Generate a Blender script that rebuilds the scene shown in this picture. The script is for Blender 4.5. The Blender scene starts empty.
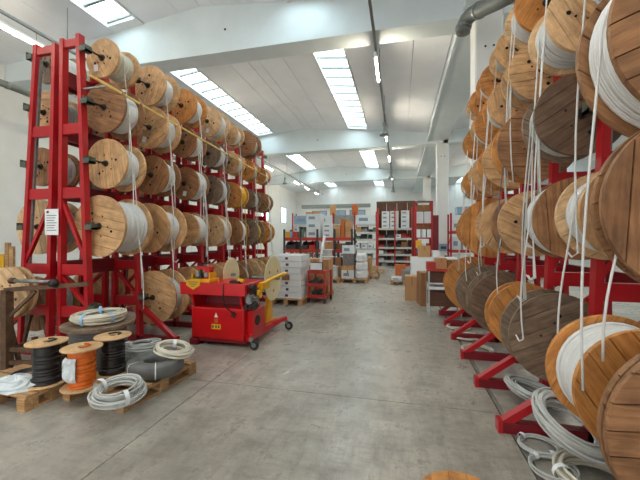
import bpy, math, random
from mathutils import Vector, Matrix
random.seed(7)
R_ = random.Random(11)
SC = bpy.context.scene
COL = SC.collection
PI = math.pi

# ------------------------------------------------------------------ camera
F, VPX, VPY, H = 335.0, 400.0, 238.0, 1.6
TH = math.atan((VPX - 320) / F)
CS, SN = math.cos(TH), math.sin(TH)
cam = bpy.data.cameras.new('camera')
cam.sensor_fit = 'HORIZONTAL'; cam.sensor_width = 36.0; cam.lens = 36.0 * F / 640.0
cam.shift_y = (VPY - 240) / 640.0
cam.clip_start = 0.05; cam.clip_end = 200
camo = bpy.data.objects.new('camera', cam); COL.objects.link(camo)
camo.location = (0, 0, H); camo.rotation_euler = (PI / 2, 0, TH)
SC.camera = camo

# ------------------------------------------------------------------ world + exposure
w = bpy.data.worlds.new('daylight'); SC.world = w; w.use_nodes = True
bg = w.node_tree.nodes['Background']
bg.inputs[0].default_value = (1.0, 0.97, 0.93, 1); bg.inputs[1].default_value = 2.0
SC.view_settings.view_transform = 'Standard'; SC.view_settings.look = 'None'
SC.view_settings.gamma = 1.0; SC.view_settings.use_curve_mapping = False
SC.view_settings.exposure = 0.22
SKY_E, TUBE_E = 5.0, 125.0

# ------------------------------------------------------------------ pixel helpers (a pixel is only a direction)
def atd(px, py, d):
    u = (px - 320) / F; lat = u * d
    return Vector((CS * lat - SN * d, SN * lat + CS * d, H + (VPY - py) / F * d))
def fl(px, py, z=0.0):
    return atd(px, py, (H - z) * F / (py - VPY))

# ------------------------------------------------------------------ materials
def lin(c):
    return tuple(((x / 255) / 12.92 if x / 255 <= 0.04045 else ((x / 255 + 0.055) / 1.055) ** 2.4) for x in c) + (1,)
MATS = {}
def nodes(name):
    m = bpy.data.materials.new(name); m.use_nodes = True
    nt = m.node_tree; b = nt.nodes['Principled BSDF']
    MATS[name] = m
    return m, nt, b
def plain(name, c, rough=0.5, metal=0.0, var=0.10, scale=9.0, bump=0.0, rnd=0.0, c2=None):
    m, nt, b = nodes(name)
    b.inputs['Roughness'].default_value = rough; b.inputs['Metallic'].default_value = metal
    tc = nt.nodes.new('ShaderNodeTexCoord')
    n = nt.nodes.new('ShaderNodeTexNoise'); n.inputs['Scale'].default_value = scale; n.inputs['Detail'].default_value = 5
    nt.links.new(tc.outputs['Object'], n.inputs['Vector'])
    r = nt.nodes.new('ShaderNodeValToRGB')
    a = lin(c); z = lin(c2) if c2 else tuple(x * (1 - var * 2) for x in a[:3]) + (1,)
    r.color_ramp.elements[0].position = 0.3; r.color_ramp.elements[0].color = z
    r.color_ramp.elements[1].position = 0.68; r.color_ramp.elements[1].color = a
    nt.links.new(n.outputs['Fac'], r.inputs['Fac'])
    out = r.outputs['Color']
    if rnd:
        oi = nt.nodes.new('ShaderNodeObjectInfo')
        mr = nt.nodes.new('ShaderNodeMapRange'); mr.inputs['To Min'].default_value = 1 - rnd; mr.inputs['To Max'].default_value = 1 + rnd
        nt.links.new(oi.outputs['Random'], mr.inputs['Value'])
        hs = nt.nodes.new('ShaderNodeHueSaturation'); nt.links.new(mr.outputs['Result'], hs.inputs['Value'])
        nt.links.new(out, hs.inputs['Color']); out = hs.outputs['Color']
    nt.links.new(out, b.inputs['Base Color'])
    if bump:
        bp = nt.nodes.new('ShaderNodeBump'); bp.inputs['Strength'].default_value = bump; bp.inputs['Distance'].default_value = 0.01
        nt.links.new(n.outputs['Fac'], bp.inputs['Height']); nt.links.new(bp.outputs['Normal'], b.inputs['Normal'])
    return m
def wood(name, c1, c2, rough=0.62, sc=(9, 9, 0.9), rnd=0.16):
    m, nt, b = nodes(name)
    b.inputs['Roughness'].default_value = rough
    tc = nt.nodes.new('ShaderNodeTexCoord'); mp = nt.nodes.new('ShaderNodeMapping')
    oi = nt.nodes.new('ShaderNodeObjectInfo')
    mp.inputs['Scale'].default_value = sc
    nt.links.new(tc.outputs['Object'], mp.inputs['Vector'])
    ad = nt.nodes.new('ShaderNodeVectorMath'); ad.operation = 'ADD'
    ml = nt.nodes.new('ShaderNodeMath'); ml.operation = 'MULTIPLY'; ml.inputs[1].default_value = 37
    nt.links.new(oi.outputs['Random'], ml.inputs[0])
    nt.links.new(mp.outputs['Vector'], ad.inputs[0]); nt.links.new(ml.outputs[0], ad.inputs[1])
    n = nt.nodes.new('ShaderNodeTexNoise'); n.inputs['Scale'].default_value = 1.5; n.inputs['Detail'].default_value = 7
    n.inputs['Roughness'].default_value = 0.65; n.inputs['Distortion'].default_value = 0.7
    nt.links.new(ad.outputs[0], n.inputs['Vector'])
    r = nt.nodes.new('ShaderNodeValToRGB')
    r.color_ramp.elements[0].position = 0.32; r.color_ramp.elements[0].color = lin(c2)
    r.color_ramp.elements[1].position = 0.66; r.color_ramp.elements[1].color = lin(c1)
    nt.links.new(n.outputs['Fac'], r.inputs['Fac'])
    # blotchy wear
    n2 = nt.nodes.new('ShaderNodeTexNoise'); n2.inputs['Scale'].default_value = 3.0; n2.inputs['Detail'].default_value = 3
    nt.links.new(tc.outputs['Object'], n2.inputs['Vector'])
    r2 = nt.nodes.new('ShaderNodeMapRange'); r2.inputs['From Min'].default_value = 0.35; r2.inputs['From Max'].default_value = 0.6
    r2.inputs['To Min'].default_value = 0.78; r2.inputs['To Max'].default_value = 1.06
    nt.links.new(n2.outputs['Fac'], r2.inputs['Value'])
    mr = nt.nodes.new('ShaderNodeMapRange'); mr.inputs['To Min'].default_value = 1 - rnd; mr.inputs['To Max'].default_value = 1 + rnd * 0.6
    nt.links.new(oi.outputs['Random'], mr.inputs['Value'])
    mm = nt.nodes.new('ShaderNodeMath'); mm.operation = 'MULTIPLY'
    nt.links.new(r2.outputs['Result'], mm.inputs[0]); nt.links.new(mr.outputs['Result'], mm.inputs[1])
    hs = nt.nodes.new('ShaderNodeHueSaturation'); nt.links.new(mm.outputs[0], hs.inputs['Value'])
    nt.links.new(r.outputs['Color'], hs.inputs['Color'])
    nt.links.new(hs.outputs['Color'], b.inputs['Base Color'])
    bp = nt.nodes.new('ShaderNodeBump'); bp.inputs['Strength'].default_value = 0.25; bp.inputs['Distance'].default_value = 0.004
    nt.links.new(n.outputs['Fac'], bp.inputs['Height']); nt.links.new(bp.outputs['Normal'], b.inputs['Normal'])
    return m
def emit(name, c, s):
    m, nt, b = nodes(name)
    b.inputs['Base Color'].default_value = lin(c)
    b.inputs['Emission Color'].default_value = lin(c); b.inputs['Emission Strength'].default_value = s
    return m

WOOD = {
 'pale': wood('wood_pale', (232, 198, 154), (202, 160, 114)),
 'tan': wood('wood_tan', (224, 182, 132), (188, 142, 97)),
 'orange': wood('wood_orange', (220, 155, 84), (180, 113, 54)),
 'brown': wood('wood_brown', (176, 128, 86), (124, 84, 54)),
 'grey': wood('wood_grey', (152, 130, 108), (108, 88, 70)),
 'dark': wood('wood_dark', (136, 110, 88), (90, 70, 54)),
}
WNAME = {'pale': 'pale wood', 'tan': 'tan wood', 'orange': 'orange wood', 'brown': 'brown wood', 'grey': 'grey wood', 'dark': 'dark wood'}
wood('pallet_wood', (205, 165, 118), (150, 108, 68), sc=(2, 20, 20))
wood('ply', (224, 186, 140), (200, 156, 106), sc=(4, 12, 12))
plain('cable_white', (228, 228, 226), 0.45, var=0.06, rnd=0.06)
plain('cable_grey', (196, 197, 193), 0.45, var=0.10, rnd=0.06)
plain('cable_cream', (214, 208, 190), 0.45, var=0.08, rnd=0.05)
plain('cable_yellow', (226, 182, 40), 0.45, var=0.08)
plain('cable_black', (34, 32, 32), 0.4, var=0.12)
plain('cable_orange', (226, 108, 24), 0.42, var=0.10)
plain('cable_dark', (112, 112, 110), 0.5, var=0.15)
plain('red_paint', (182, 18, 30), 0.38, var=0.10, scale=5)
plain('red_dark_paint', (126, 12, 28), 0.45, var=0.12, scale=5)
plain('red_machine', (205, 14, 22), 0.3, var=0.07, scale=4)
plain('galvanised', (150, 152, 150), 0.45, 0.6, var=0.15, scale=20)
plain('steel_dark', (70, 66, 62), 0.45, 0.6, var=0.2, scale=20)
plain('bracket_green', (96, 104, 92), 0.5, 0.3, var=0.2, scale=20)
plain('rust_steel', (112, 84, 62), 0.65, 0.2, var=0.25, scale=14)
plain('black_rubber', (28, 28, 28), 0.6)
plain('hole_black', (16, 13, 11), 0.9)
plain('nail_dark', (58, 44, 34), 0.7)
plain('yellow_paint', (236, 176, 22), 0.4, var=0.06)
plain('cream_plastic', (236, 222, 178), 0.45, var=0.05)
plain('cable_pole', (232, 196, 110), 0.45, var=0.05)
plain('duct_grey', (108, 116, 112), 0.5, var=0.1)
plain('print_pale', (140, 160, 178), 0.6, var=0.2, scale=30)
plain('paper', (236, 238, 240), 0.7, var=0.03)
plain('ink', (70, 74, 84), 0.7)
plain('blue_tag', (150, 190, 225), 0.5, var=0.05)
plain('carton', (196, 150, 104), 0.75, var=0.06, scale=4, rnd=0.12)
plain('carton_dark', (148, 102, 66), 0.75, var=0.08, scale=4, rnd=0.1)
plain('carton_white', (226, 228, 230), 0.6, var=0.04, rnd=0.05)
plain('tape', (176, 128, 80), 0.35)
plain('plastic_wrap', (222, 230, 234), 0.25, var=0.08, rnd=0.06)
plain('goods_grey', (150, 150, 150), 0.6, var=0.2, rnd=0.25)
plain('goods_blue', (150, 178, 206), 0.5, var=0.1, rnd=0.1)
plain('goods_green', (112, 146, 120), 0.5, var=0.15)
plain('goods_dark', (60, 62, 64), 0.5, var=0.2)
plain('goods_red', (190, 52, 44), 0.5, var=0.12)
plain('goods_orange', (206, 106, 44), 0.5, var=0.12)
plain('shelf_metal', (196, 198, 194), 0.45, 0.3, var=0.06)
plain('wall_white', (226, 228, 226), 0.8, var=0.03, scale=2)
plain('wall_panel', (232, 233, 231), 0.8, var=0.03, scale=2, rnd=0.02)
plain('ceiling_panel', (238, 242, 248), 0.85, var=0.04, scale=1.2, rnd=0.04)
plain('concrete_beam', (218, 230, 234), 0.75, var=0.04, scale=1.5)
plain('column_white', (228, 230, 230), 0.7, var=0.03, scale=2)
plain('brown_board', (96, 62, 46), 0.7, var=0.1)
plain('pipe_grey', (134, 144, 141), 0.45, var=0.08)
emit('skylight_glow', (226, 246, 252), SKY_E)
emit('tube_glow', (255, 240, 214), TUBE_E)
emit('window_glow', (226, 240, 255), 3.0)

def floor_mat():
    m, nt, b = nodes('concrete_floor')
    tc = nt.nodes.new('ShaderNodeTexCoord')
    def noise(scale, detail, rough, dist, mp=None):
        n = nt.nodes.new('ShaderNodeTexNoise'); n.inputs['Scale'].default_value = scale; n.inputs['Detail'].default_value = detail
        n.inputs['Roughness'].default_value = rough; n.inputs['Distortion'].default_value = dist
        if mp:
            q = nt.nodes.new('ShaderNodeMapping'); q.inputs['Scale'].default_value = mp[0]; q.inputs['Rotation'].default_value = (0, 0, mp[1])
            nt.links.new(tc.outputs['Object'], q.inputs['Vector']); nt.links.new(q.outputs['Vector'], n.inputs['Vector'])
        else: nt.links.new(tc.outputs['Object'], n.inputs['Vector'])
        return n
    def ramp(n, p0, c0, p1, c1):
        r = nt.nodes.new('ShaderNodeValToRGB')
        r.color_ramp.elements[0].position = p0; r.color_ramp.elements[0].color = c0
        r.color_ramp.elements[1].position = p1; r.color_ramp.elements[1].color = c1
        nt.links.new(n.outputs['Fac'], r.inputs['Fac']); return r
    def mul(x, y, f):
        mx = nt.nodes.new('ShaderNodeMix'); mx.data_type = 'RGBA'; mx.blend_type = 'MULTIPLY'; mx.inputs[0].default_value = f
        nt.links.new(x, mx.inputs[6]); nt.links.new(y, mx.inputs[7]); return mx.outputs[2]
    n1 = noise(0.7, 7, .6, .2); n2 = noise(3.2, 10, .74, .15); n3 = noise(22, 6, .8, 0)
    s1 = noise(2.0, 8, .75, .1, ((5.5, 1.0, 1), .35)); s2 = noise(2.6, 8, .75, .1, ((1.0, 6.0, 1), .2)); st = noise(.55, 3, .5, .3)
    c = ramp(n1, .32, lin((148, 142, 132)), .64, lin((188, 181, 170))).outputs['Color']
    W1 = (1, 1, 1, 1)
    c = mul(c, ramp(n2, .34, (.60, .59, .57, 1), .56, W1).outputs['Color'], .75)
    c = mul(c, ramp(s1, .36, (.62, .61, .60, 1), .52, W1).outputs['Color'], .55)
    c = mul(c, ramp(s2, .36, (.66, .65, .63, 1), .50, W1).outputs['Color'], .50)
    c = mul(c, ramp(n3, .35, (.80, .80, .79, 1), .60, W1).outputs['Color'], .6)
    nt.links.new(c, b.inputs['Base Color'])
    rr = nt.nodes.new('ShaderNodeMapRange'); rr.inputs['From Min'].default_value = .3; rr.inputs['From Max'].default_value = .7
    rr.inputs['To Min'].default_value = 0.46; rr.inputs['To Max'].default_value = 0.20
    nt.links.new(n2.outputs['Fac'], rr.inputs['Value']); nt.links.new(rr.outputs['Result'], b.inputs['Roughness'])
    return m
floor_mat()
plain('joint_dark', (78, 74, 68), 0.9)
plain('channel_strip', (136, 130, 118), 0.7, var=0.2, scale=6)

# ------------------------------------------------------------------ mesh helpers
class MB:
    def __init__(s): s.v = []; s.f = []
    def add(s, v, f):
        o = len(s.v); s.v += [tuple(p) for p in v]; s.f += [tuple(i + o for i in q) for q in f]; return s
    def box(s, lo, hi):
        x0, y0, z0 = lo; x1, y1, z1 = hi
        return s.add([(x0,y0,z0),(x1,y0,z0),(x1,y1,z0),(x0,y1,z0),(x0,y0,z1),(x1,y0,z1),(x1,y1,z1),(x0,y1,z1)],
                     [(0,3,2,1),(4,5,6,7),(0,1,5,4),(1,2,6,5),(2,3,7,6),(3,0,4,7)])
    def bar(s, p0, p1, w, h, up=(0, 0, 1)):
        p0 = Vector(p0); p1 = Vector(p1); d = (p1 - p0).normalized(); up = Vector(up)
        if abs(d.dot(up)) > 0.97: up = Vector((0, 1, 0))
        a = d.cross(up).normalized() * (w / 2); b = a.cross(d).normalized() * (h / 2)
        v = [p0 - a - b, p0 + a - b, p0 + a + b, p0 - a + b, p1 - a - b, p1 + a - b, p1 + a + b, p1 - a + b]
        return s.add(v, [(0,1,2,3),(7,6,5,4),(0,4,5,1),(1,5,6,2),(2,6,7,3),(3,7,4,0)])
    def lathe(s, prof, n=32, axis='Z', c=(0, 0, 0), closed=False):
        v = []; f = []; m = len(prof)
        for i in range(n):
            a = 2 * PI * i / n; ca, sa = math.cos(a), math.sin(a)
            for r, h in prof:
                p = (r * ca, r * sa, h) if axis == 'Z' else ((r * ca, h, r * sa) if axis == 'Y' else (h, r * ca, r * sa))
                v.append((p[0] + c[0], p[1] + c[1], p[2] + c[2]))
        for i in range(n):
            j = (i + 1) % n
            for k in range(m if closed else m - 1):
                l = (k + 1) % m
                q = (i * m + k, j * m + k, j * m + l, i * m + l)
                f.append(q if axis != 'Y' else q[::-1])
        if not closed:
            if prof[0][0] > 1e-6: f.append(tuple((i * m) for i in range(n))[::(1 if axis == 'Y' else -1)])
            if prof[-1][0] > 1e-6: f.append(tuple((i * m + m - 1) for i in range(n))[::(-1 if axis == 'Y' else 1)])
        return s.add(v, f)
    def cyl(s, c, r, h0, h1, n=20, axis='Z'):
        return s.lathe([(r, h0), (r, h1)], n, axis, c)
    def tube(s, path, r, n=6, closed=False):
        P = [Vector(p) for p in path]; m = len(P); v = []; f = []; prev = None
        for i in range(m):
            a = P[i - 1] if (i > 0 or closed) else P[i]; b = P[(i + 1) % m] if (i < m - 1 or closed) else P[i]
            t = (b - a)
            t = t.normalized() if t.length > 1e-9 else Vector((0, 0, 1))
            if prev is None:
                u = t.cross(Vector((0, 0, 1)))
                if u.length < 0.05: u = t.cross(Vector((1, 0, 0)))
            else:
                u = prev - t * prev.dot(t)
            u.normalize(); prev = u; q = t.cross(u)
            for k in range(n):
                g = 2 * PI * k / n
                v.append(P[i] + (u * math.cos(g) + q * math.sin(g)) * r)
        for i in range(m if closed else m - 1):
            j = (i + 1) % m
            for k in range(n):
                l = (k + 1) % n
                f.append((i * n + k, i * n + l, j * n + l, j * n + k))
        if not closed:
            f.append(tuple(range(n))[::-1]); f.append(tuple((m - 1) * n + k for k in range(n)))
        return s.add(v, f)
    def prism(s, poly, y0, y1, axis='Y'):
        n = len(poly)
        def pt(a, b, t): return (a, t, b) if axis == 'Y' else ((t, a, b) if axis == 'X' else (a, b, t))
        v = [pt(a, b, y0) for a, b in poly] + [pt(a, b, y1) for a, b in poly]
        f = [tuple(range(n)), tuple(range(2 * n - 1, n - 1, -1))] + [(i, i + n, (i + 1) % n + n, (i + 1) % n) for i in range(n)]
        return s.add(v, f)
    def mesh(s, name, mat, smooth=False):
        me = bpy.data.meshes.new(name); me.from_pydata(s.v, [], s.f); me.materials.append(MATS[mat] if isinstance(mat, str) else mat)
        if smooth:
            me.shade_smooth()
            if smooth == 'auto': me.set_sharp_from_angle(angle=math.radians(35))
        me.validate(); me.update()
        return me
    def build(s, name, mat, parent=None, loc=None, smooth=False, origin=None):
        """origin: world/parent point that becomes the object's own origin"""
        if origin is not None:
            ox, oy, oz = origin
            s.v = [(x - ox, y - oy, z - oz) for x, y, z in s.v]
            loc = origin
        return put(name, s.mesh(name, mat, smooth), parent, loc)
def put(name, me, parent=None, loc=None, rot=None, scale=None):
    o = bpy.data.objects.new(name, me); COL.objects.link(o)
    if parent: o.parent = parent
    if loc is not None: o.location = loc
    if rot is not None: o.rotation_euler = rot
    if scale is not None: o.scale = scale
    return o
def tag(o, label, cat, group=None):
    o['label'] = label; o['category'] = cat
    if group: o['group'] = group
    return o
def thing(name, label, cat, loc=(0, 0, 0), rz=0, group=None):
    o = bpy.data.objects.new(name, None); COL.objects.link(o); o.empty_display_size = 0.1
    o.location = loc; o.rotation_euler = (0, 0, rz)
    return tag(o, label, cat, group)
def struct(name, mb, mat, label=None, smooth=False, loc=None):
    o = mb.build(name, mat, None, loc, smooth); o['kind'] = 'structure'
    if label: o['label'] = label
    return o
def bevel(o, w=0.01, n=2):
    m = o.modifiers.new('bevel', 'BEVEL'); m.width = w; m.segments = n; m.limit_method = 'ANGLE'; return o
ORD = ['first', 'second', 'third', 'fourth', 'fifth', 'sixth', 'seventh', 'eighth', 'ninth', 'tenth', 'eleventh', 'twelfth', 'thirteenth', 'fourteenth', 'fifteenth', 'sixteenth', 'seventeenth', 'eighteenth', 'nineteenth', 'twentieth', 'twenty-first', 'twenty-second']
# ------------------------------------------------------------------ the hall
XL, XC, XR = -11.4, 1.75, 14.9          # left wall, column line, right wall of the next nave
Y0, Y1 = -5.0, 36.3
RX, RZ, EZ, BZ = -4.9, 7.43, 6.70, 6.18  # ridge x, ridge z, eaves z, beam underside
SL = (RZ - EZ) / (XC - RX)
RX2 = (XC + XR) / 2
def roofz(x):
    return RZ - SL * abs(x - RX) if x <= XC else RZ - SL * abs(x - RX2)

# floor: slabs with recessed joints
fo = struct('floor', MB().box((XL, Y0, -0.30), (XR, Y1, -0.02)), 'joint_dark', 'polished grey concrete floor with saw-cut joints')
xs = [XL, -8.2, -2.05, 0.885, 7.0, XR]; ys = [Y0, -2.65, 3.35, 9.35, 15.35, 21.35, 27.35, Y1]
J = 0.004
for i in range(len(xs) - 1):
    for j in range(len(ys) - 1):
        a0 = xs[i] + (0.0 if i == 0 else (0.045 if xs[i] == 0.885 else J)); a1 = xs[i + 1] - (0.0 if xs[i + 1] == XR else J)
        o = MB().box((a0, ys[j] + J, -0.02), (a1, ys[j + 1] - J, 0.0)).build('slab', 'concrete_floor', fo)
MB().box((0.895, Y0, -0.02), (0.925, Y1, -0.003)).build('joint_strip', 'channel_strip', fo)

# walls
wl = struct('wall_left', MB().box((XL - 0.3, Y0, 0), (XL - 0.06, Y1, 8)), 'wall_white', 'white precast concrete wall panels')
winL = [(31.2, 32.8), (26.4, 28.0)]
y = Y0; k = 0
while y < Y1 - 0.1:
    y2 = min(y + 2.4, Y1)
    segs = [(0, 8)]
    for a, b in winL:
        if a >= y - .01 and b <= y2 + .01: segs = [(0, 3.1), (4.7, 8)]
    mb = MB()
    for z0, z1 in segs: mb.box((XL - 0.06, y + 0.012, z0), (XL, y2 - 0.012, z1))
    if len(segs) == 2:
        for a, b in winL:
            if a >= y - .01 and b <= y2 + .01:
                mb.box((XL - 0.06, y + 0.012, 3.1), (XL, a, 4.7)); mb.box((XL - 0.06, b, 3.1), (XL, y2 - 0.012, 4.7))
    mb.build('panel', 'wall_panel', wl)
    y = y2
for n, (a, b) in enumerate(winL):
    wi = struct('window_%d' % (n + 1), MB().box((XL - 0.055, a, 3.1), (XL - 0.03, b, 4.7)), 'window_glow', 'small daylight window high in the left wall')
    fr = MB()
    for (ya, yb, za, zb) in ((a, a + .06, 3.1, 4.7), (b - .06, b, 3.1, 4.7), (a, b, 3.1, 3.16), (a, b, 4.64, 4.7), ((a + b) / 2 - .025, (a + b) / 2 + .025, 3.1, 4.7)):
        fr.box((XL - 0.03, ya, za), (XL + 0.02, yb, zb))
    fr.build('window_frame', 'pipe_grey', wi)
wr = struct('wall_right', MB().box((XR, Y0, 0), (XR + 0.3, Y1, 8)), 'wall_white', 'white wall of the neighbouring bay')
wb = struct('wall_back', MB().box((XL, Y1, 0), (XR, Y1 + 0.3, 8)), 'wall_white', 'white end wall of the hall')
x = XL; 
while x < XR - 0.1:
    x2 = min(x + 2.4, XR)
    MB().box((x + 0.012, Y1 - 0.06, 0), (x2 - 0.012, Y1, 8)).build('panel', 'wall_panel', wb); x = x2
# unseen wall behind the camera, wide opening added to let daylight in
mb = MB().box((XL, Y0 - 0.3, 0), (-8.5, Y0, 8)).box((1.4, Y0 - 0.3, 0), (XR, Y0, 8)).box((-8.5, Y0 - 0.3, 5.2), (1.4, Y0, 8))
struct('wall_front', mb, 'wall_white', 'white wall with a wide opening added for daylight')

# beams, gutter beam, columns
BY = [-2.1, 7.5, 17.1, 26.7]
for yb in BY:
    nm = 'beam'
    tp = [(XL, BZ), (XC, BZ), (XC, roofz(XC) + .05), (RX, RZ + .05), (XL, roofz(XL) + .05)]
    mb = MB().prism(tp, yb, yb + 0.5)
    # wider lower flange and small drip ledge
    mb.box((XL, yb - 0.03, BZ), (XC, yb, BZ + 0.18)).box((XL, yb + 0.5, BZ), (XC, yb + 0.53, BZ + 0.18))
    o = mb.build('beam', 'concrete_beam'); o['kind'] = 'structure'; o['label'] = 'pale concrete roof beam with gently pitched top'
    for px_, pz in ((-4.2, 6.75), (-4.3, 6.32)):
        MB().cyl((px_, yb - 0.004, pz), 0.03, -0.003, 0.003, 10, 'Y').build('fixing_hole', 'steel_dark', o)
    tp = [(XC + .3, BZ), (XR, BZ), (XR, roofz(XR) + .05), (RX2, RZ + .05), (XC + .3, roofz(XC + .3) + .05)]
    o = MB().prism(tp, yb, yb + 0.5).build('beam', 'concrete_beam'); o['kind'] = 'structure'; o['label'] = 'pale concrete roof beam of the neighbouring bay'
gb = MB().box((1.32, Y0, 6.32), (2.25, Y1, 6.95))
gb.box((1.27, Y0, 6.28), (1.32, Y1, 6.40))
o = struct('beam', gb, 'concrete_beam', 'concrete gutter beam running along the column line')
for yb, x0 in ((7.5, 1.52), (17.1, 1.74), (26.7, 1.74)):
    wcol = 0.54
    o = struct('column', MB().prism([(x0 + .03, yb), (x0 + wcol - .03, yb), (x0 + wcol, yb + .03), (x0 + wcol, yb + .51), (x0 + wcol - .03, yb + .54), (x0 + .03, yb + .54), (x0, yb + .51), (x0, yb + .03)], 0, 6.35, 'Z'), 'column_white', 'square white concrete column')
    for xx in (.19, .35):
        MB().cyl((x0 + xx, yb - .002, 5.55), 0.022, -0.004, 0.004, 10, 'Y').build('fixing_hole', 'hole_black', o)

# ceiling: slabs resting on the beams, skylight strips left open
co = struct('ceiling', MB().prism([(XL, EZ + .30), (RX, RZ + .32), (XC, EZ + .30), (RX2, RZ + .32), (XR, EZ + .30), (XR, EZ + .6), (RX2, RZ + .6), (XC, EZ + .6), (RX, RZ + .6), (XL, EZ + .6)], Y0, Y1), 'ceiling_panel', 'grey precast roof deck between the beams')
SKY = [(-7.5, -6.55), (-2.58, -1.54)]
cuts = [XL, -10.4, -9.4, -8.45, -7.5, -6.55, -5.5, RX, -4.5, -3.6, -2.58, -1.54, -0.6, 0.35, 1.30]
cuts2 = [2.25, 3.3, 4.3, 5.3, 6.3, 7.3, RX2, 9.3, 10.3, 11.3, 12.3, 13.3, XR]
SKY2 = [(5.3, 6.3), (10.3, 11.3)]  # unseen skylight strips, added to brighten the neighbouring bay
bays = [(Y0, BY[0])] + [(BY[i] + .5, BY[i + 1]) for i in range(3)] + [(BY[3] + .5, Y1)]
nw = 10
for ya, yb in bays:
    for cl, sk in ((cuts, SKY), (cuts2, SKY2)):
        for i in range(len(cl) - 1):
            a, b = cl[i], cl[i + 1]
            if (a, b) in sk: continue
            g = 0.007
            za, zb = roofz(a), roofz(b)
            MB().prism([(a + g, za), (b - g, zb), (b - g, zb + .28), (a + g, za + .28)], ya - .1, yb + .1).build('ceiling_panel', 'ceiling_panel', co)
        for a, b in sk:
            za, zb = roofz(a), roofz(b); nw += 1
            mid = (ya + yb) / 2
            # frame of the strip
            e0, e1 = (ya + .25, yb - .25)
            fr = MB()
            for (p, q) in ((a, a + .05), (b - .05, b)):
                fr.prism([(p, roofz(p) - .03), (q, roofz(q) - .03), (q, roofz(q) + .3), (p, roofz(p) + .3)], ya - .1, yb + .1)
            for (p, q) in ((ya - .1, e0), (e1, yb + .1)):
                fr.prism([(a, za - .01), (b, zb - .01), (b, zb + .3), (a, za + .3)], p, q)
            wi = struct('window_%d' % nw, fr, 'column_white', 'ribbed daylight strip set in the roof')
            npn = max(4, int((e1 - e0) / 0.62)); st = (e1 - e0) / npn
            for k in range(npn):
                p0 = e0 + k * st; p1 = p0 + st
                MB().prism([(a + .05, za + .13), (b - .05, zb + .13), (b - .05, zb + .15), (a + .05, za + .15)], p0 + .03, p1 - .03).build('pane', 'skylight_glow', wi)
                MB().prism([(a + .05, za + .07), (b - .05, zb + .07), (b - .05, zb + .16), (a + .05, za + .16)], p1 - .04, p1 + .03).build('glazing_bar', 'pipe_grey', wi)
# ------------------------------------------------------------------ racks
def frame_z_post(x0, dx, z):  # leaning post x at height z
    return x0 + dx * z
LEV = [0.70, 1.76, 2.63, 3.41, 4.10]     # rod heights, floor tier to top tier
ROD_OFF = 0.10
def rack(name, label, xfront, lean, xback, backlean, frames, side, top, notes=True, feet=True, beamz=(1.18, 2.22, 3.02, 3.76)):
    """side: +1 when the aisle lies toward +X of the front post, -1 otherwise"""
    t = thing(name, label, 'rack', ((xfront + xback) / 2, (frames[0] + frames[-1]) / 2, 0), 0, None)
    L = Vector(t.location)
    def B(nm, mb, mat, smooth=False):
        o = mb.build(nm, mat, t, None, smooth, None); o.location = -L; return o
    pf = lambda z: xfront - side * lean * z
    pb = lambda z: xback + side * backlean * z
    for i, y in enumerate(frames):
        B('post', MB().bar((pf(0), y, 0.0), (pf(top), y, top), 0.058, 0.085, (0, 1, 0)), 'red_paint')
        B('post', MB().bar((pb(0), y, 0.0), (pb(top - .03), y, top - .03), 0.058, 0.085, (0, 1, 0)), 'red_paint')
        s0 = MB().bar((pf(0.3) - side * .047, y + .02, 0.3), (pf(top - .2) - side * .047, y + .02, top - .2), 0.030, 0.03, (0, 1, 0))
        B('slotted_rail', s0, 'galvanised')
        for z in (0.62, 1.18, 2.20, 3.05, top - 0.10):
            hh = 0.14 if z < top - .2 else 0.10
            B('cross_member', MB().box((min(pf(z), pb(z)) + .025, y - .03, z - hh / 2), (max(pf(z), pb(z)) - .025, y + .03, z + hh / 2)), 'red_paint')
        for za, zb in ((1.10, 0.68), (2.12, 1.26)):
            B('diagonal_brace', MB().bar((pb(za), y, za), (pf(zb), y, zb), 0.045, 0.045, (0, 1, 0)), 'red_paint')
        if feet and not (side < 0 and y < 2.5 and xfront > 0) and not (side > 0 and i == 0):
            tipx = xfront + side * 0.63
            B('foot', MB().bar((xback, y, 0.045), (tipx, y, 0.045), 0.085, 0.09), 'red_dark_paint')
            B('foot_brace', MB().bar((pf(.60) + side * .02, y, 0.55), (tipx - side * .015, y, 0.072), 0.06, 0.075, (0, 1, 0)), 'red_paint')
            B('foot_cap', MB().box((min(tipx, tipx + side * .035), y - .05, 0.0), (max(tipx, tipx + side * .035), y + .05, 0.10)), 'red_paint')
        for z in LEV:
            if z > top - .1: continue
            rx = pf(z) + side * ROD_OFF
            mb = MB().box((min(rx + side * .03, pf(z) + side * .028), y - .055, z - .05), (max(rx + side * .03, pf(z) + side * .028), y - .02, z + .015))
            mb.box((rx - .035, y - .05, z - .05), (rx + .035, y + .05, z - .022)).box((rx - .035, y - .05, z - .05), (rx - .022, y + .05, z + .05)).box((rx + .022, y - .05, z - .05), (rx + .035, y + .05, z + .03))
            B('rod_bracket', mb, 'bracket_green')
    for i in range(len(frames) - 1):
        for z in beamz:
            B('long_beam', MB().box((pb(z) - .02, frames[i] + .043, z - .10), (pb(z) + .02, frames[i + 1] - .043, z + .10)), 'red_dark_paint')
    return t, pf

FR = [1.33 + .865 * i for i in range(8)]
FL = [3.58 + .865 * i for i in range(8)]
rackR, pfR = rack('cable_reel_rack', 'tall red steel reel rack with splayed feet beside the white column', 1.45, 0.041, 2.02, 0.015, FR, -1, 4.55)
rackL, pfL = rack('cable_reel_rack', 'tall red steel reel rack standing behind the red cutting machine', -3.95, 0.041, -4.44, 0.012, FL, 1, 4.29)
rackB, pfB = rack('cable_reel_rack', 'red steel reel rack turned to the white wall, behind the paper sheet', -5.15, 0.072, -4.64, -0.028, FL[:8], -1, 4.25)

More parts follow.
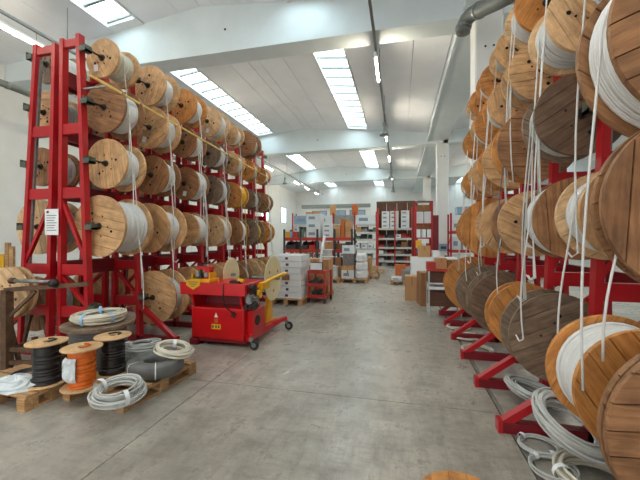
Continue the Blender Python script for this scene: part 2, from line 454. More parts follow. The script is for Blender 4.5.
# pale long pole lashed along the front of the left rack
p0 = Vector((-3.70, 3.32, 3.60)); p1 = Vector((-3.74, 9.2, 3.36))
po = thing('pole', 'long pale yellow pole carried along the front of the red rack', 'pole', p0)
MB().tube([(0, 0, 0), p1 - p0], 0.017, 8).build('pole_tube', 'cable_pole', po, None, True)
for i_ in (0, 2, 4, 6):
    f_ = (FL[i_] - p0.y) / (p1.y - p0.y); c_ = p0.lerp(p1, f_)
    MB().bar((pfL(c_.z) + .03 - p0.x, FL[i_] - p0.y, c_.z - .02 - p0.z), (c_.x - p0.x, FL[i_] - p0.y, c_.z - .02 - p0.z), .02, .02).build('pole_hook', 'galvanised', po)

# ------------------------------------------------------------------ reels
PL_T = 0.020
def plank_set(n, seed):
    r = random.Random(seed); W = [1 + r.uniform(-.18, .18) for _ in range(n)]; s = sum(W); x = -1.0; out = []
    for i, q in enumerate(W):
        xa = x; x += 2 * q / s; xb = x
        g = 0.008
        a, b = max(xa + g, -0.9985), min(xb - g, 0.9985)
        k = 5 if n > 5 else 7
        top = []
        for j in range(k + 1):
            xx = a + (b - a) * j / k
            top.append((xx, math.sqrt(max(0, 1 - xx * xx))))
        # finer arc for the outermost pieces
        if i in (0, n - 1):
            aa = math.acos(max(-1, min(1, a))); bb = math.acos(max(-1, min(1, b)))
            top = [(math.cos(aa + (bb - aa) * j / 9), math.sin(aa + (bb - aa) * j / 9)) for j in range(10)]
        poly = top + [(p, -q2) for p, q2 in reversed(top)]
        dp = r.uniform(0, 0.003)
        out.append((poly, dp))
    return out
PLANKS = {}
def planks_for(n, seed, wk):
    key = (n, seed, wk)
    if key not in PLANKS:
        PLANKS[key] = [MB().prism(poly, -PL_T - dp, 0.0).mesh('plank', WOOD[wk]) for poly, dp in plank_set(n, seed)]
    return PLANKS[key]
BACKPLY = {}
def backply(wk):
    if wk not in BACKPLY:
        BACKPLY[wk] = MB().lathe([(0.12, 0), (0.995, 0), (0.995, PL_T), (0.12, PL_T)], 48, 'Y').mesh('flange', WOOD[wk])
    return BACKPLY[wk]
WIND = {}
def winding(mat, var):
    if (mat, var) not in WIND:
        r = random.Random(var); n = 13; prof = [(0.3, 0.0)]; 
        prof = [(0.25, 0.0)]
        for i in range(n):
            d = (0, .012, -.02, .02, -.035)[r.randrange(5)] * (1 if var else .5)
            h0 = i / n; s = 1 / n
            prof += [(0.955 + d, h0 + s * .04), (0.99 + d, h0 + s * .25), (1.0 + d, h0 + s * .5), (0.99 + d, h0 + s * .75), (0.955 + d, h0 + s * .96)]
        prof += [(0.25, 1.0)]
        WIND[(mat, var)] = MB().lathe(prof, 40, 'Y').mesh('cable_winding', mat, True)
    return WIND[(mat, var)]
BOLT = MB().lathe([(0.0, -0.008), (0.008, -0.007), (0.011, 0.0)], 8, 'Y').mesh('bolt', 'nail_dark')
HOLE = MB().lathe([(0.0, -0.0025), (0.017, -0.002), (0.019, 0.0)], 12, 'Y').mesh('drive_hole', 'hole_black')
HUBP = MB().lathe([(0.018, -0.02), (0.036, -0.02), (0.042, -0.012), (0.045, 0.0)], 18, 'Y').mesh('hub_plate', 'steel_dark', 'auto')
NUT = MB().lathe([(0.0, -0.05), (0.026, -0.05), (0.026, -0.02), (0.0, -0.02)], 6, 'Y').mesh('hub_nut', 'steel_dark')
TAGM = MB().box((-.035, -.004, -.045), (.035, 0, .045)).mesh('label_tag', 'paper')
CN = {'cable_white': 'white', 'cable_grey': 'grey', 'cable_cream': 'cream', 'cable_yellow': 'yellow', 'cable_dark': 'dark', 'cable_black': 'black'}
def strand_winding(R, wd, r, seed):
    q = random.Random(seed); n = int(wd / (2 * r) * 0.97); segs = 36; pts = []
    layers = 2
    jig = [(q.uniform(-.7, 1.0) * r, q.uniform(-1.3, 1.3)) for _ in range(n * layers + 2)]
    for i in range(n * layers * segs + 1):
        k = i // segs; f = (i % segs) / segs; a = 2 * PI * i / segs
        j0 = jig[k]; j1 = jig[k + 1]; f2 = f * f * (3 - 2 * f)
        rr = R - (r * 1.5 if k < n else 0) + j0[0] * (1 - f2) + j1[0] * f2
        h = (k + f) / n
        h = h if h <= 1 else 2 - h
        yy = r + (wd - 2 * r) * h + (j0[1] * (1 - f2) + j1[1] * f2) * r
        yy = min(max(yy, r), wd - r)
        pts.append((rr * math.cos(a), yy, rr * math.sin(a)))
    return pts
STRAND = {(0, 1): .014, (1, 1): .008, (1, 2): .008, (2, 0): .009, (3, 2): .008}
def reel(x, y, z, R, wd, wk, cable, label, group, rc=0.72, side=0, tail=None, seed=0, rod=None, sticker=False, wk2=None, n=6, holes=5, strand=None):
    """axis along Y, front flange face at y; side = direction of the aisle in X; tail = lower end z of the hanging cable"""
    r = random.Random(seed * 17 + 3)
    t = thing('cable_reel', label, 'cable reel', (x, y + wd / 2, z - R), 0, group)
    zc = R
    rot = r.uniform(0, 2 * PI)
    for k, yy in enumerate((-wd / 2 + PL_T, wd / 2 - PL_T)):
        wkk = wk if k == 0 else (wk2 or wk)
        fo_ = put('flange', backply(wkk), t, (0, yy, zc), (0, rot + k * 1.1, 0), (R, 1, R))
        for me in planks_for(n, (seed + k) % 4, wkk):
            put('plank', me, fo_)
    rcm = R * rc
    cw = put('cable_winding', winding(cable, seed % 3), t, (0, -wd / 2 + 2 * PL_T, zc), (0, rot, 0), (rcm, wd - 4 * PL_T + .001, rcm))
    if strand:
        cw.scale = (rcm * .93, cw.scale[1], rcm * .93)
        MB().tube(strand_winding(rcm - strand, wd - 4 * PL_T, strand, seed), strand, 6).build('cable_turns', cable, t, (0, -wd / 2 + 2 * PL_T, zc), True)
    yf = -wd / 2 - 0.0005
    put('hub_plate', HUBP, t, (0, yf, zc)); put('hub_nut', NUT, t, (0, yf, zc))
    for k in range(holes):
        a = rot + 2 * PI * k / holes; q = R * 0.34
        put('bolt', BOLT, t, (q * math.cos(a), yf - .002, zc + q * math.sin(a)))
    for k in range(2):
        a = rot + 1.0 + k * PI * .8; q = R * 0.50
        put('drive_hole', HOLE, t, (q * math.cos(a), yf - .002, zc + q * math.sin(a)))
    if sticker:
        a = -1.9 + r.uniform(-.5, .5)
        put('label_tag', TAGM, t, (R * .62 * math.cos(a), yf - .002, zc + R * .62 * math.sin(a)), (0, r.uniform(-.4, .4), 0))
    if rod:
        MB().cyl((0, 0, zc), 0.0125, rod[0] - (y + wd / 2), rod[1] - (y + wd / 2), 8, 'Y').build('axle_rod', 'steel_dark', t)
    if tail is not None:
        nt = 1 + (r.random() < 0.35)
        for q in range(nt):
            x0 = side * rcm * 1.01; yo = r.uniform(-.25, .25) * (wd - .1); sw = r.uniform(-.05, .05)
            pts = []
            for k in range(4):   # leaves the winding along a tangent
                a = (0.55 - 0.55 * k / 3)
                pts.append((side * rcm * 1.012 * math.cos(a), yo, zc + rcm * 1.012 * math.sin(a)))
            z0 = zc; z1 = tail - (z - R)
            m = 7
            for k in range(1, m + 1):
                f = k / m
                pts.append((x0 + side * (.02 + .03 * f) * math.sin(f * PI) + side * .06 * f, yo + sw * f * f * 2, z0 + (z1 - z0) * f))
            if r.random() < .5:
                e = pts[-1]; pts += [(e[0] + side * .02, e[1] + .04, e[2] - .03), (e[0] + side * .03, e[1] + .09, e[2] + .01)]
            MB().tube(pts, 0.0065, 6).build('cable_tail', cable, t, None, True)
    return t

TIER = ['floor tier', 'second tier', 'middle tier', 'fourth tier', 'top tier']
# right rack: (tier, bay, y front, width, radius, wood, cable, winding ratio, tail end z or None, sticker, rear wood)
RR = [
 (0, 0, 1.80, .09, .455, 'brown', 'cable_white', .7, None, 0, None),
 (0, 1, 2.27, .42, .378, 'orange', 'cable_white', .88, None, 0, None),
 (0, 2, 3.42, .30, .40, 'grey', 'cable_grey', .6, None, 0, None),
 (0, 3, 4.22, .20, .385, 'orange', 'cable_white', .6, None, 0, None),
 (0, 4, 5.02, .36, .43, 'dark', 'cable_grey', .55, None, 0, 'grey'),
 (0, 5, 5.95, .25, .45, 'grey', 'cable_grey', .6, None, 0, None),
 (0, 6, 6.98, .25, .53, 'orange', 'cable_white', .6, None, 0, None),
 (1, 0, 1.92, .12, .455, 'brown', 'cable_white', .7, 0.95, 0, None),
 (1, 1, 2.45, .36, .315, 'tan', 'cable_white', .84, 0.75, 0, 'pale'),
 (1, 2, 3.14, .32, .34, 'brown', 'cable_white', .93, 0.72, 0, None),
 (1, 3, 4.10, .30, .36, 'tan', 'cable_white', .72, 0.9, 1, 'brown'),
 (1, 4, 4.95, .30, .37, 'tan', 'cable_grey', .72, 1.1, 0, None),
 (1, 5, 5.80, .30, .47, 'orange', 'cable_white', .62, 0.9, 0, None),
 (1, 6, 6.70, .30, .36, 'orange', 'cable_grey', .7, 1.0, 0, None),
 (2, 0, 1.84, .33, .50, 'brown', 'cable_white', .92, 0.8, 0, 'brown'),
 (2, 2, 3.20, .32, .345, 'dark', 'cable_grey', .86, 1.05, 0, 'grey'),
 (2, 3, 4.10, .27, .40, 'brown', 'cable_dark', .7, 1.3, 0, 'orange'),
 (2, 4, 4.95, .30, .37, 'tan', 'cable_white', .74, 1.2, 1, 'orange'),
 (2, 5, 5.80, .30, .34, 'tan', 'cable_white', .74, 1.2, 0, None),
 (2, 6, 6.75, .30, .30, 'orange', 'cable_white', .74, 1.6, 0, 'pale'),
 (3, 1, 2.35, .38, .33, 'tan', 'cable_white', .8, 1.5, 0, None),
 (3, 2, 3.12, .42, .315, 'pale', 'cable_white', .84, 1.25, 0, 'pale'),
 (3, 3, 4.05, .32, .33, 'tan', 'cable_grey', .74, 1.9, 0, None),
 (3, 4, 4.95, .32, .33, 'tan', 'cable_white', .84, 1.5, 0, 'orange'),
 (3, 5, 5.80, .32, .33, 'orange', 'cable_white', .84, 1.6, 0, 'tan'),
 (3, 6, 6.75, .30, .30, 'orange', 'cable_white', .74, 1.6, 0, None),
 (4, 2, 3.15, .38, .30, 'tan', 'cable_white', .78, 2.0, 0, None),
 (4, 3, 4.02, .38, .31, 'orange', 'cable_white', .82, 2.2, 0, 'pale'),
 (4, 4, 4.90, .34, .28, 'tan', 'cable_grey', .74, 2.2, 1, None),
 (4, 5, 5.80, .30, .28, 'orange', 'cable_white', .78, 2.3, 0, None),
 (4, 6, 6.70, .30, .27, 'orange', 'cable_white', .74, 2.4, 0, 'pale'),
]
for k, (t_, b, yf, wd, R, wk, cb, rc, tail, st, wk2) in enumerate(RR):
    z = LEV[t_] + (0.0 if not (t_ == 1 and b == 0) else 0.06)
    x = pfR(LEV[t_]) - ROD_OFF
    reel(x, yf, LEV[t_] - (.05 if (t_, b) == (2, 0) else 0), R, wd, wk, cb, '%s reel of %s cable, %s, %s bay from the white column' % (WNAME[wk], CN[cb], TIER[t_], ORD[6 - b]),
         'reels on the rack by the white column', rc, -1, tail, k, (FR[b] - .05, FR[b + 1] + .03), st, wk2, 7 if R > .4 else 6, 5, STRAND.get((t_, b)))

# left rack: rows of (bay: radius, wood, cable, ratio, sticker)
LL = {
 4: [(.27, 'tan', 'cable_cream', .74), (.33, 'tan', 'cable_white', .72), (.32, 'orange', 'cable_white', .72), (.33, 'pale', 'cable_white', .75), (.27, 'tan', 'cable_white', .74), (.34, 'brown', 'cable_grey', .7)],
 3: [(.35, 'brown', 'cable_white', .78), (.345, 'tan', 'cable_white', .74), (.29, 'brown', 'cable_white', .74), (.29, 'grey', 'cable_white', .8), (.27, 'tan', 'cable_white', .76), (.28, 'orange', 'cable_cream', .74), (.24, 'orange', 'cable_white', .74)],
 2: [(.345, 'tan', 'cable_white', .76), (.32, 'brown', 'cable_white', .76), (.31, 'brown', 'cable_white', .88), (.31, 'grey', 'cable_white', .84), (.31, 'orange', 'cable_yellow', .86), (.27, 'grey', 'cable_grey', .74), (.29, 'brown', 'cable_cream', .78)],
 1: [(.415, 'tan', 'cable_white', .86), (.40, 'tan', 'cable_white', .72), (.32, 'tan', 'cable_white', .86), (.345, 'pale', 'cable_white', .82), (.34, 'brown', 'cable_white', .84), (.36, 'grey', 'cable_yellow', .74), (.32, 'orange', 'cable_cream', .78)],
 0: [None, (.43, 'tan', 'cable_white', .7), (.42, 'tan', 'cable_grey', .7), (.42, 'tan', 'cable_white', .7), (.40, 'brown', 'cable_grey', .7), (.40, 'pale', 'cable_white', .7), (.40, 'tan', 'cable_white', .7)],
}
for t_ in LL:
    for b, e in enumerate(LL[t_]):
        if not e: continue
        R, wk, cb, rc = e; k = 100 + t_ * 10 + b; rr = random.Random(k)
        off = .24 if t_ in (4, 3, 2) else .18
        wd = .36 + rr.uniform(-.03, .05)
        if (t_, b) == (1, 0): off, wd = .10, .52
        if (t_, b) == (1, 1): off, wd = .12, .46
        tail = {4: 2.9, 3: 1.9, 2: 1.2, 1: 0.75, 0: None}[t_]
        if tail: tail += rr.uniform(-.5, .4)
        reel(pfL(LEV[t_]) + ROD_OFF, FL[b] + off, LEV[t_] - (.06 if t_ == 0 else 0), R, wd, wk, cb,
             '%s reel of %s cable, %s, %s bay from the papered rack frame' % (WNAME[wk], CN[cb], TIER[t_], ORD[b]),
             'reels on the rack behind the machine', rc, 1, tail, k, (FL[b] - .05, FL[b + 1] + .03), rr.random() < .35, None, 6)
# reels on the wall-side rack seen through the frame
for t_, b, R, wk, cb, rc in ((4, 0, .27, 'grey', 'cable_white', .8), (3, 0, .30, 'tan', 'cable_grey', .8), (2, 0, .28, 'brown', 'cable_white', .8), (1, 0, .40, 'pale', 'cable_grey', .8), (0, 0, .40, 'brown', 'cable_grey', .75),
                             (4, 1, .30, 'tan', 'cable_white', .8), (3, 1, .30, 'brown', 'cable_white', .8), (2, 1, .33, 'dark', 'cable_grey', .85), (1, 1, .40, 'tan', 'cable_white', .8), (0, 1, .40, 'tan', 'cable_white', .75),
                             (1, 2, .38, 'pale', 'cable_white', .8), (2, 2, .33, 'tan', 'cable_white', .85), (0, 2, .4, 'tan', 'cable_grey', .75), (3, 2, .3, 'tan', 'cable_white', .75)):
    reel(pfB(LEV[t_]) - ROD_OFF, FL[b] + .2, LEV[t_] - (.06 if t_ == 0 else 0), R, .4, wk, cb,
         '%s reel of %s cable, wall-side rack, %s, %s bay from its papered end' % (WNAME[wk], CN[cb], TIER[t_], ORD[b]),
         'reels on the wall-side rack', rc, -1, None, 200 + t_ * 10 + b, (FL[b] - .05, FL[b + 1] + .03), False, None, 6)
# ------------------------------------------------------------------ lamps on suspended rails
def lamp(x, y, z, label, length=1.3, group='tube lamps'):
    t = thing('tube_lamp', label, 'lamp', (x, y, z), 0, group)
    MB().prism([(-.025, .10), (-.03, .045), (.03, .045), (.025, .10)], -length / 2, length / 2).build('lamp_housing', 'column_white', t)
    MB().cyl((0, 0, 0), .024, -length / 2 + .03, length / 2 - .03, 10, 'Y').build('lamp_tube', 'tube_glow', t, None, True)
    mb = MB()
    for s in (-1, 1): mb.box((-.035, s * length / 2 - .03, -.03), (.035, s * length / 2 + .03, .05))
    mb.build('lamp_end_cap', 'column_white', t)
    for s in (-1, 1):
        MB().tube([(0, s * .5, .10), (0, s * .5, .30)], .004, 5).build('suspension_wire', 'steel_dark', t)
def rail(x, y0, y1, z, label):
    t = thing('lighting_rail', label, 'rail', (x, y0, z), 0)
    MB().box((-.03, 0, 0), (.03, y1 - y0, .05)).build('track', 'galvanised', t)
    n = 0; y = 2.0
    while y < y1 - y0:
        yy = y0 + y
        MB().tube([(0, y, .05), (0, y, roofz(x) - z + .05)], .006, 5).build('suspension_rod', 'steel_dark', t); y += 3.2
    return t
rail(-.56, -2.0, 34, 6.10, 'grey lighting rail hanging over the aisle near the column line')
rail(6.0, -2.0, 34, 6.10, 'grey rail for the added lamps in the neighbouring bay')
rail(-7.75, -2.0, 34, 6.10, 'grey lighting rail hanging over the left rack')
for k, y in enumerate((29.6, 24.0, 18.2, 14.2, 8.5, 1.4)):
    lamp(-.56, y, 5.82, 'lit tube lamp over the aisle, %s from the end wall' % ORD[k], group='lamps over the aisle')
for k, y in enumerate((31.0, 27.6, 24.6, 19.0, 12.2, 5.2, 0.5)):
    lamp(-7.75, y, 5.82, 'lit tube lamp on the wall-side rail, %s from the end wall' % ORD[k], group='lamps on the wall-side rail')
for k, y in enumerate((25.0, 19.0, 13.0, 7.0, 1.0)):  # extra lamps added so the neighbouring bay gets light
    lamp(6.0, y, 5.82, 'added tube lamp lighting the bay behind the columns, %s from the end wall' % ORD[k], group='added lamps in the next bay')
# bell shaped pendants between the tubes (switched off)
for x, y, z, l_ in ((-.56, 12.4, 5.75, 'aisle rail, third from the end wall'), (-.56, 21.5, 5.75, 'aisle rail, second from the end wall'), (-.56, 28.0, 5.75, 'aisle rail, first from the end wall'), (-7.75, 22.0, 5.75, 'wall-side rail')):
    t = thing('pendant_lamp', 'unlit grey bell pendant on the ' + l_, 'lamp', (x, y, z - .42), 0, 'bell pendants on the rails')
    MB().lathe([(.17, 0), (.165, .04), (.12, .15), (.07, .22), (.07, .28)], 20).build('lamp_shade', 'pipe_grey', t, None, True)
    MB().cyl((0, 0, 0), .07, .28, .46, 14).build('ballast_box', 'pipe_grey', t)
    MB().cyl((0, 0, 0), .012, .44, .78, 6).build('stem', 'steel_dark', t)
    MB().lathe([(0, -.01), (.05, .02), (.07, .08), (.05, .16), (.03, .2)], 12).build('bulb', 'paper', t, None, True)

# ducts
def duct(pts, r, label, rings=()):
    t = thing('duct', label, 'pipe', pts[0], 0)
    o = Vector(pts[0])
    MB().tube([Vector(p) - o for p in pts], r, 14).build('duct_tube', 'duct_grey', t, None, True)
    for p, d in rings:
        p = Vector(p) - o; d = Vector(d).normalized()
        MB().tube([p - d * .03, p + d * .03], r * 1.12, 14).build('duct_clamp', 'galvanised', t, None, 'auto')
a = atd(463, 33, 6.4); b = atd(464, 22, 6.4); c = atd(472, 14, 6.2); d = atd(500, 0, 5.3); e = atd(560, -34, 4.0)
duct([a, a.lerp(b, .7), b.lerp(c, .3), c, c.lerp(d, .4), d, e], .13, 'grey round duct elbow running up beside the white column', (((a + b) / 2, b - a), (c.lerp(d, .3), d - c)))
PX_ = -9.5
duct([(PX_, 4.6, 5.40), (PX_, 6.6, 5.40), (PX_, 7.6, 5.36), (PX_, 9.0, 5.10), (PX_, 14, 5.05)], .085, 'grey round pipe running along the left white wall', (((PX_, 6.3, 5.40), (0, 1, 0)), ))

# ------------------------------------------------------------------ pallets
def pallet(loc, rz, lx, ly, label, group=None):
    t = thing('pallet', label, 'pallet', loc, rz, group)
    nb = 5
    for k in range(nb):
        yc = -ly / 2 + .06 + (ly - .12) * k / (nb - 1)
        MB().box((-lx / 2, yc - .05, .122), (lx / 2, yc + .05, .144)).build('deck_board', 'pallet_wood', t)
    for k in range(3):
        xc = -lx / 2 + .05 + (lx - .10) * k / 2
        MB().box((xc - .05, -ly / 2, .100), (xc + .05, ly / 2, .122)).build('stringer_board', 'pallet_wood', t)
        for j in range(3):
            yc = -ly / 2 + .06 + (ly - .12) * j / 2
            MB().box((xc - .05, yc - .06, .022), (xc + .05, yc + .06, .100)).build('block', 'pallet_wood', t)
        MB().box((xc - .05, -ly / 2, 0), (xc + .05, ly / 2, .022)).build('bottom_board', 'pallet_wood', t)
    return t
PT = .145
pallet((-2.80, 3.08, 0), -.10, .80, .98, 'wooden pallet under the orange reel and the grey cable coils')
pallet((-3.79, 2.665, 0), -.03, .92, .60, 'wooden pallet under the black cable reel and plastic bag')

def coil_path(R, b, turns, r, seed, segs=28, flat=1.0):
    q = random.Random(seed); offs = []
    for k in range(turns + 1):
        a = q.uniform(0, 2 * PI); m = b * math.sqrt(q.uniform(.15, 1))
        offs.append((m * math.cos(a), max(-b * flat, m * math.sin(a) * flat), q.uniform(-.3, .3) * b, q.uniform(-.3, .3) * b))
    pts = []
    for i in range(turns * segs + 1):
        k = i // segs; f = (i % segs) / segs
        if k >= turns: k, f = turns - 1, 1.0
        f2 = f * f * (3 - 2 * f)
        o = [offs[k][j] * (1 - f2) + offs[k + 1][j] * f2 for j in range(4)]
        a = 2 * PI * i / segs
        rr = R + o[0]
        pts.append((rr * math.cos(a) + o[2], rr * math.sin(a) + o[3], o[1] + b * flat + r))
    return pts
def coil(loc, R, b, turns, r, mat, label, seed=1, rot=(0, 0, 0), sy=1.0, flat=1.0, ties=2, group=None, tiem='paper'):
    t = thing('cable_coil', label, 'cable coil', loc, 0, group); t.rotation_euler = rot; t.scale = (1, sy, 1)
    MB().tube(coil_path(R, b, turns, r, seed, 28, flat), r, 6).build('cable_loop', mat, t, None, True)
    for k in range(ties):
        a = seed + k * 2.6; c = Vector((R * math.cos(a), R * math.sin(a), b * flat + r))
        rad = Vector((math.cos(a), math.sin(a), 0)); up = Vector((0, 0, 1)); q = []
        for j in range(14):
            g = 2 * PI * j / 14; q.append(c + rad * math.cos(g) * (b * .92 + r) + up * math.sin(g) * (b * flat * .88 + r))
        tv = rad.cross(up); mb = MB(); n = 14
        v = [p - tv * .018 for p in q] + [p + tv * .018 for p in q]
        mb.add(v, [(j, (j + 1) % n, (j + 1) % n + n, j + n) for j in range(n)])
        mb.build('cable_tie', tiem, t, None, True)
    return t

# ---- small upright drums on the pallets
def drum(px, py, hpx, wpx, cable, label, z0=PT, wrap=False, core=None, seed=1):
    p = fl(px, py, z0); d = (p.x * -SN + p.y * CS)
    Rf = wpx / 2 * d / F * .80; hh = hpx * d / F
    t = thing('cable_drum', label, 'cable drum', p, random.Random(seed).uniform(-1, 1))
    for z in (0, hh - .016):
        f_ = MB().lathe([(.035, 0), (Rf - .004, 0), (Rf, .004), (Rf, .012), (Rf - .004, .016), (.035, .016)], 40, 'Z', closed=True).build('flange', 'ply', t, (0, 0, z), 'auto')
    prof = [(.03, .016)]; n = 26; rr = Rf * .66
    q = random.Random(seed)
    for k in range(n):
        h0 = .017 + (hh - .034) * k / n; s = (hh - .034) / n; dd = q.choice((0, 0, 0, .002, -.003)) 
        bulge = .018 if k < 4 and not wrap else 0
        prof += [(rr * .965 + dd + bulge, h0 + s * .03), (rr + dd + bulge, h0 + s * .5), (rr * .965 + dd + bulge, h0 + s * .97)]
    prof += [(.03, hh - .016)]
    MB().lathe(prof, 36).build('cable_winding', cable, t, None, True)
    MB().cyl((0, 0, 0), .036, -.0, hh - .012, 12).build('core_tube', 'hole_black', t)
    # loose cable end over the top flange
    MB().tube([(.05, .0, hh + .004), (.07, .03, hh + .014), (.03, .07, hh + .012), (-.03, .06, hh + .010), (-.06, .02, hh + .008)], .008, 6).build('cable_end', cable, t, None, True)
    if wrap:
        mb = MB(); k = 12; rows = 6
        for j in range(rows + 1):
            for i in range(k + 1):
                a = -2.6 + 1.25 * i / k; r2 = rr + .012 + q.uniform(0, .03) * (0 < j < rows)
                mb.v.append((r2 * math.cos(a), r2 * math.sin(a), hh * (.22 + .58 * j / rows)))
        mb.f = [(j * (k + 1) + i, j * (k + 1) + i + 1, (j + 1) * (k + 1) + i + 1, (j + 1) * (k + 1) + i) for j in range(rows) for i in range(k)]
        o = mb.build('torn_wrapping', 'plastic_wrap', t); m = o.modifiers.new('s', 'SOLIDIFY'); m.thickness = .004
        o.rotation_euler = (0, 0, -t.rotation_euler.z + .25)
    return t, hh
drum(47, 383, 42, 44, 'cable_black', 'plywood drum of black cable beside the plastic bag', seed=3)
drum(82, 386.5, 40, 45, 'cable_orange', 'plywood drum of bright orange cable in torn wrapping', seed=1, wrap=True)
drum(113, 373, 38, 41, 'cable_black', 'plywood drum of black cable behind the orange cable drum', seed=5)

# ---- coils on the pallet
p = fl(156, 371, PT)
t = thing('cable_coil', 'broad dark grey shrink-wrapped cable coil on the pallet', 'cable coil', p)
prof = [(.13, .01), (.27, 0), (.285, .02), (.29, .07), (.285, .12), (.27, .145), (.20, .15), (.14, .14), (.12, .11), (.12, .04)]
MB().lathe(prof, 40, closed=True).build('wrapped_cable', 'cable_dark', t, None, True)
for a in (-2.0, -.9, .4):
    mb = MB(); q = [((r + .004) if r > .2 else r - .004, h + (.004 if h > .07 else -.001)) for r, h in prof]
    v = []
    for s in (-.02, .02):
        for r, h in q: v.append((r * math.cos(a + s), r * math.sin(a + s), max(h, .001)))
    n = len(q); mb.add(v, [(j, (j + 1) % n, (j + 1) % n + n, j + n) for j in range(n)]); mb.build('strapping_band', 'paper', t)
coil(fl(144, 358, PT), .17, .075, 26, .008, 'cable_grey', 'pale grey cable coil standing tall behind the wrapped coil', 4, flat=1.5, ties=1)
p2 = p + Vector((.14, .10, .155))
coil(p2, .16, .05, 12, .011, 'cable_cream', 'cream cable coil thrown on top of the dark wrapped coil', 8, rot=(.16, .22, .5), sy=.8, ties=1)
coil(fl(118, 397, PT), .185, .055, 15, .010, 'cable_grey', 'loose light grey cable coil at the pallet corner by the orange drum', 3, rot=(.10, .06, .2), flat=1.2, ties=2)

# ---- big wooden drum lying flat with a cable coil on top
p = Vector((-3.42, 3.92, 0)); p = Vector((-3.40, 3.12, 0))
cz = fl(99, 322, .58)
t = thing('cable_drum', 'large grey wooden drum lying flat, carrying a cable coil', 'cable drum', (cz.x, cz.y, 0))
for z in (0, .54):
    f_ = put('flange', MB().lathe([(.05, 0), (.38, 0), (.38, .02), (.05, .02)], 48, closed=True).mesh('flange', WOOD['grey']), t, (0, 0, z))
    for poly, dp in plank_set(7, 2):
        MB().prism([(x * .385, y * .385) for x, y in poly], .02, .04 + dp, 'Z').build('plank', WOOD['grey'], f_)
pr = [(.05, .045)]
for k in range(14): h0 = .045 + .49 * k / 14; s = .49 / 14; pr += [(.295, h0 + s * .05), (.305, h0 + s * .5), (.295, h0 + s * .95)]
pr += [(.05, .535)]
MB().lathe(pr, 40).build('cable_winding', 'cable_dark', t, None, True)
coil((cz.x, cz.y, .585), .24, .055, 15, .014, 'cable_cream', 'thick pale cable coil with blue tags on the flat drum', 6, ties=3, flat=1.1, tiem='blue_tag')

# ---- rusty payoff stand with a reel on its bar
A0 = fl(7, 369, 0); 
sp = thing('payoff_stand', 'rusty steel payoff stand with a long top bar beside the pallet', 'stand', (A0.x, A0.y, 0))
dA = (A0.x * -SN + A0.y * CS)
hA = H + (VPY - 290) / F * dA
P1 = atd(88, 284, dA * 1.02) - Vector((A0.x, A0.y, 0))
MB().box((-.045, -.045, 0), (.045, .045, hA)).build('upright', 'rust_steel', sp)
MB().bar((-.03, 0, hA), P1, .05, .05).build('top_bar', 'rust_steel', sp)
q0 = atd(12, 282, dA) - Vector((A0.x, A0.y, 0)); q1 = atd(53, 283, dA) - Vector((A0.x, A0.y, 0))
MB().tube([q0 + Vector((0, 0, .015)), q1 + Vector((0, 0, .015))], .022, 10).build('spindle', 'galvanised', sp, None, True)
MB().tube([q0 + Vector((-.02, 0, .015)), q0 + Vector((.03, 0, .015))], .038, 10).build('collar', 'rust_steel', sp, None, True)
MB().tube([q1 + Vector((-.02, 0, 0)), q1 + Vector((.04, 0, -.005))], .05, 10).build('clamp', 'steel_dark', sp, None, True)
MB().bar((0, 0, hA - .35), (P1[0] * .35, P1[1] * .35, hA - .02), .035, .035).build('diagonal_brace', 'rust_steel', sp)
for z in (.08, .24):
    MB().bar((0, 0, z), (.48, .10, z), .04, .05).build('base_rail', 'rust_steel', sp)
    MB().bar((0, .32, z), (.48, .40, z), .04, .05).build('base_rail', 'rust_steel', sp)
for xx, yy in ((.48, .10), (.48, .40), (0, .32)):
    MB().box((xx - .025, yy - .025, 0), (xx + .025, yy + .025, .30)).build('leg', 'rust_steel', sp)
MB().bar((0, 0, .24), (0, .34, .24), .04, .05).build('base_rail', 'rust_steel', sp)
for z in (.08, .24): MB().bar((.48, .10, z), (.48, .40, z), .04, .05).build('base_rail', 'rust_steel', sp)
# reel just behind it
rp = atd(7, 293, dA * 1.045)
reel(rp.x, rp.y, rp.z, .33, .14, 'pale', 'cable_grey', 'pale wood reel of grey cable held up behind the rusty stand', None, .75, -1, None, 301, None, False, None, 6)
# trestle that carries this reel
tr = thing('reel_trestle', 'dark steel trestle under the pale reel by the rusty stand', 'stand', (rp.x, rp.y + .16, 0))
for s in (-1, 1):
    MB().bar((-.28, s * .20, 0), (0, s * .20, rp.z - .03), .04, .04).build('leg', 'rust_steel', tr)
    MB().bar((.28, s * .20, 0), (0, s * .20, rp.z - .03), .04, .04).build('leg', 'rust_steel', tr)
MB().tube([(0, -.22, rp.z), (0, .22, rp.z)], .02, 8).build('spindle', 'steel_dark', tr, None, True)
# plastic bag with off-cuts on the left pallet
pb_ = fl(16, 386, PT)
mb = MB(); n = 18; q = random.Random(5); rows = 6
for j in range(rows + 1):
    for i in range(n):
        a = 2 * PI * i / n; f = j / rows
        rr = (.24 * math.cos(f * PI / 2) ** .6 + .01) * (1 + q.uniform(-.14, .14))
        mb.v.append((rr * math.cos(a), rr * .7 * math.sin(a), .10 * f * (1 + q.uniform(-.2, .25))))
mb.f = [(j * n + i, j * n + (i + 1) % n, (j + 1) * n + (i + 1) % n, (j + 1) * n + i) for j in range(rows) for i in range(n)] + [tuple(range(n))[::-1], tuple(rows * n + i for i in range(n))]
tag(mb.build('plastic_bag', 'plastic_wrap', None, pb_), 'crumpled clear plastic bag on the pallet by the black drum', 'bag')
coil(fl(27, 377, PT), .12, .03, 7, .010, 'cable_black', 'small black cable coil tucked behind the black drum', 9, flat=1.0, ties=0)
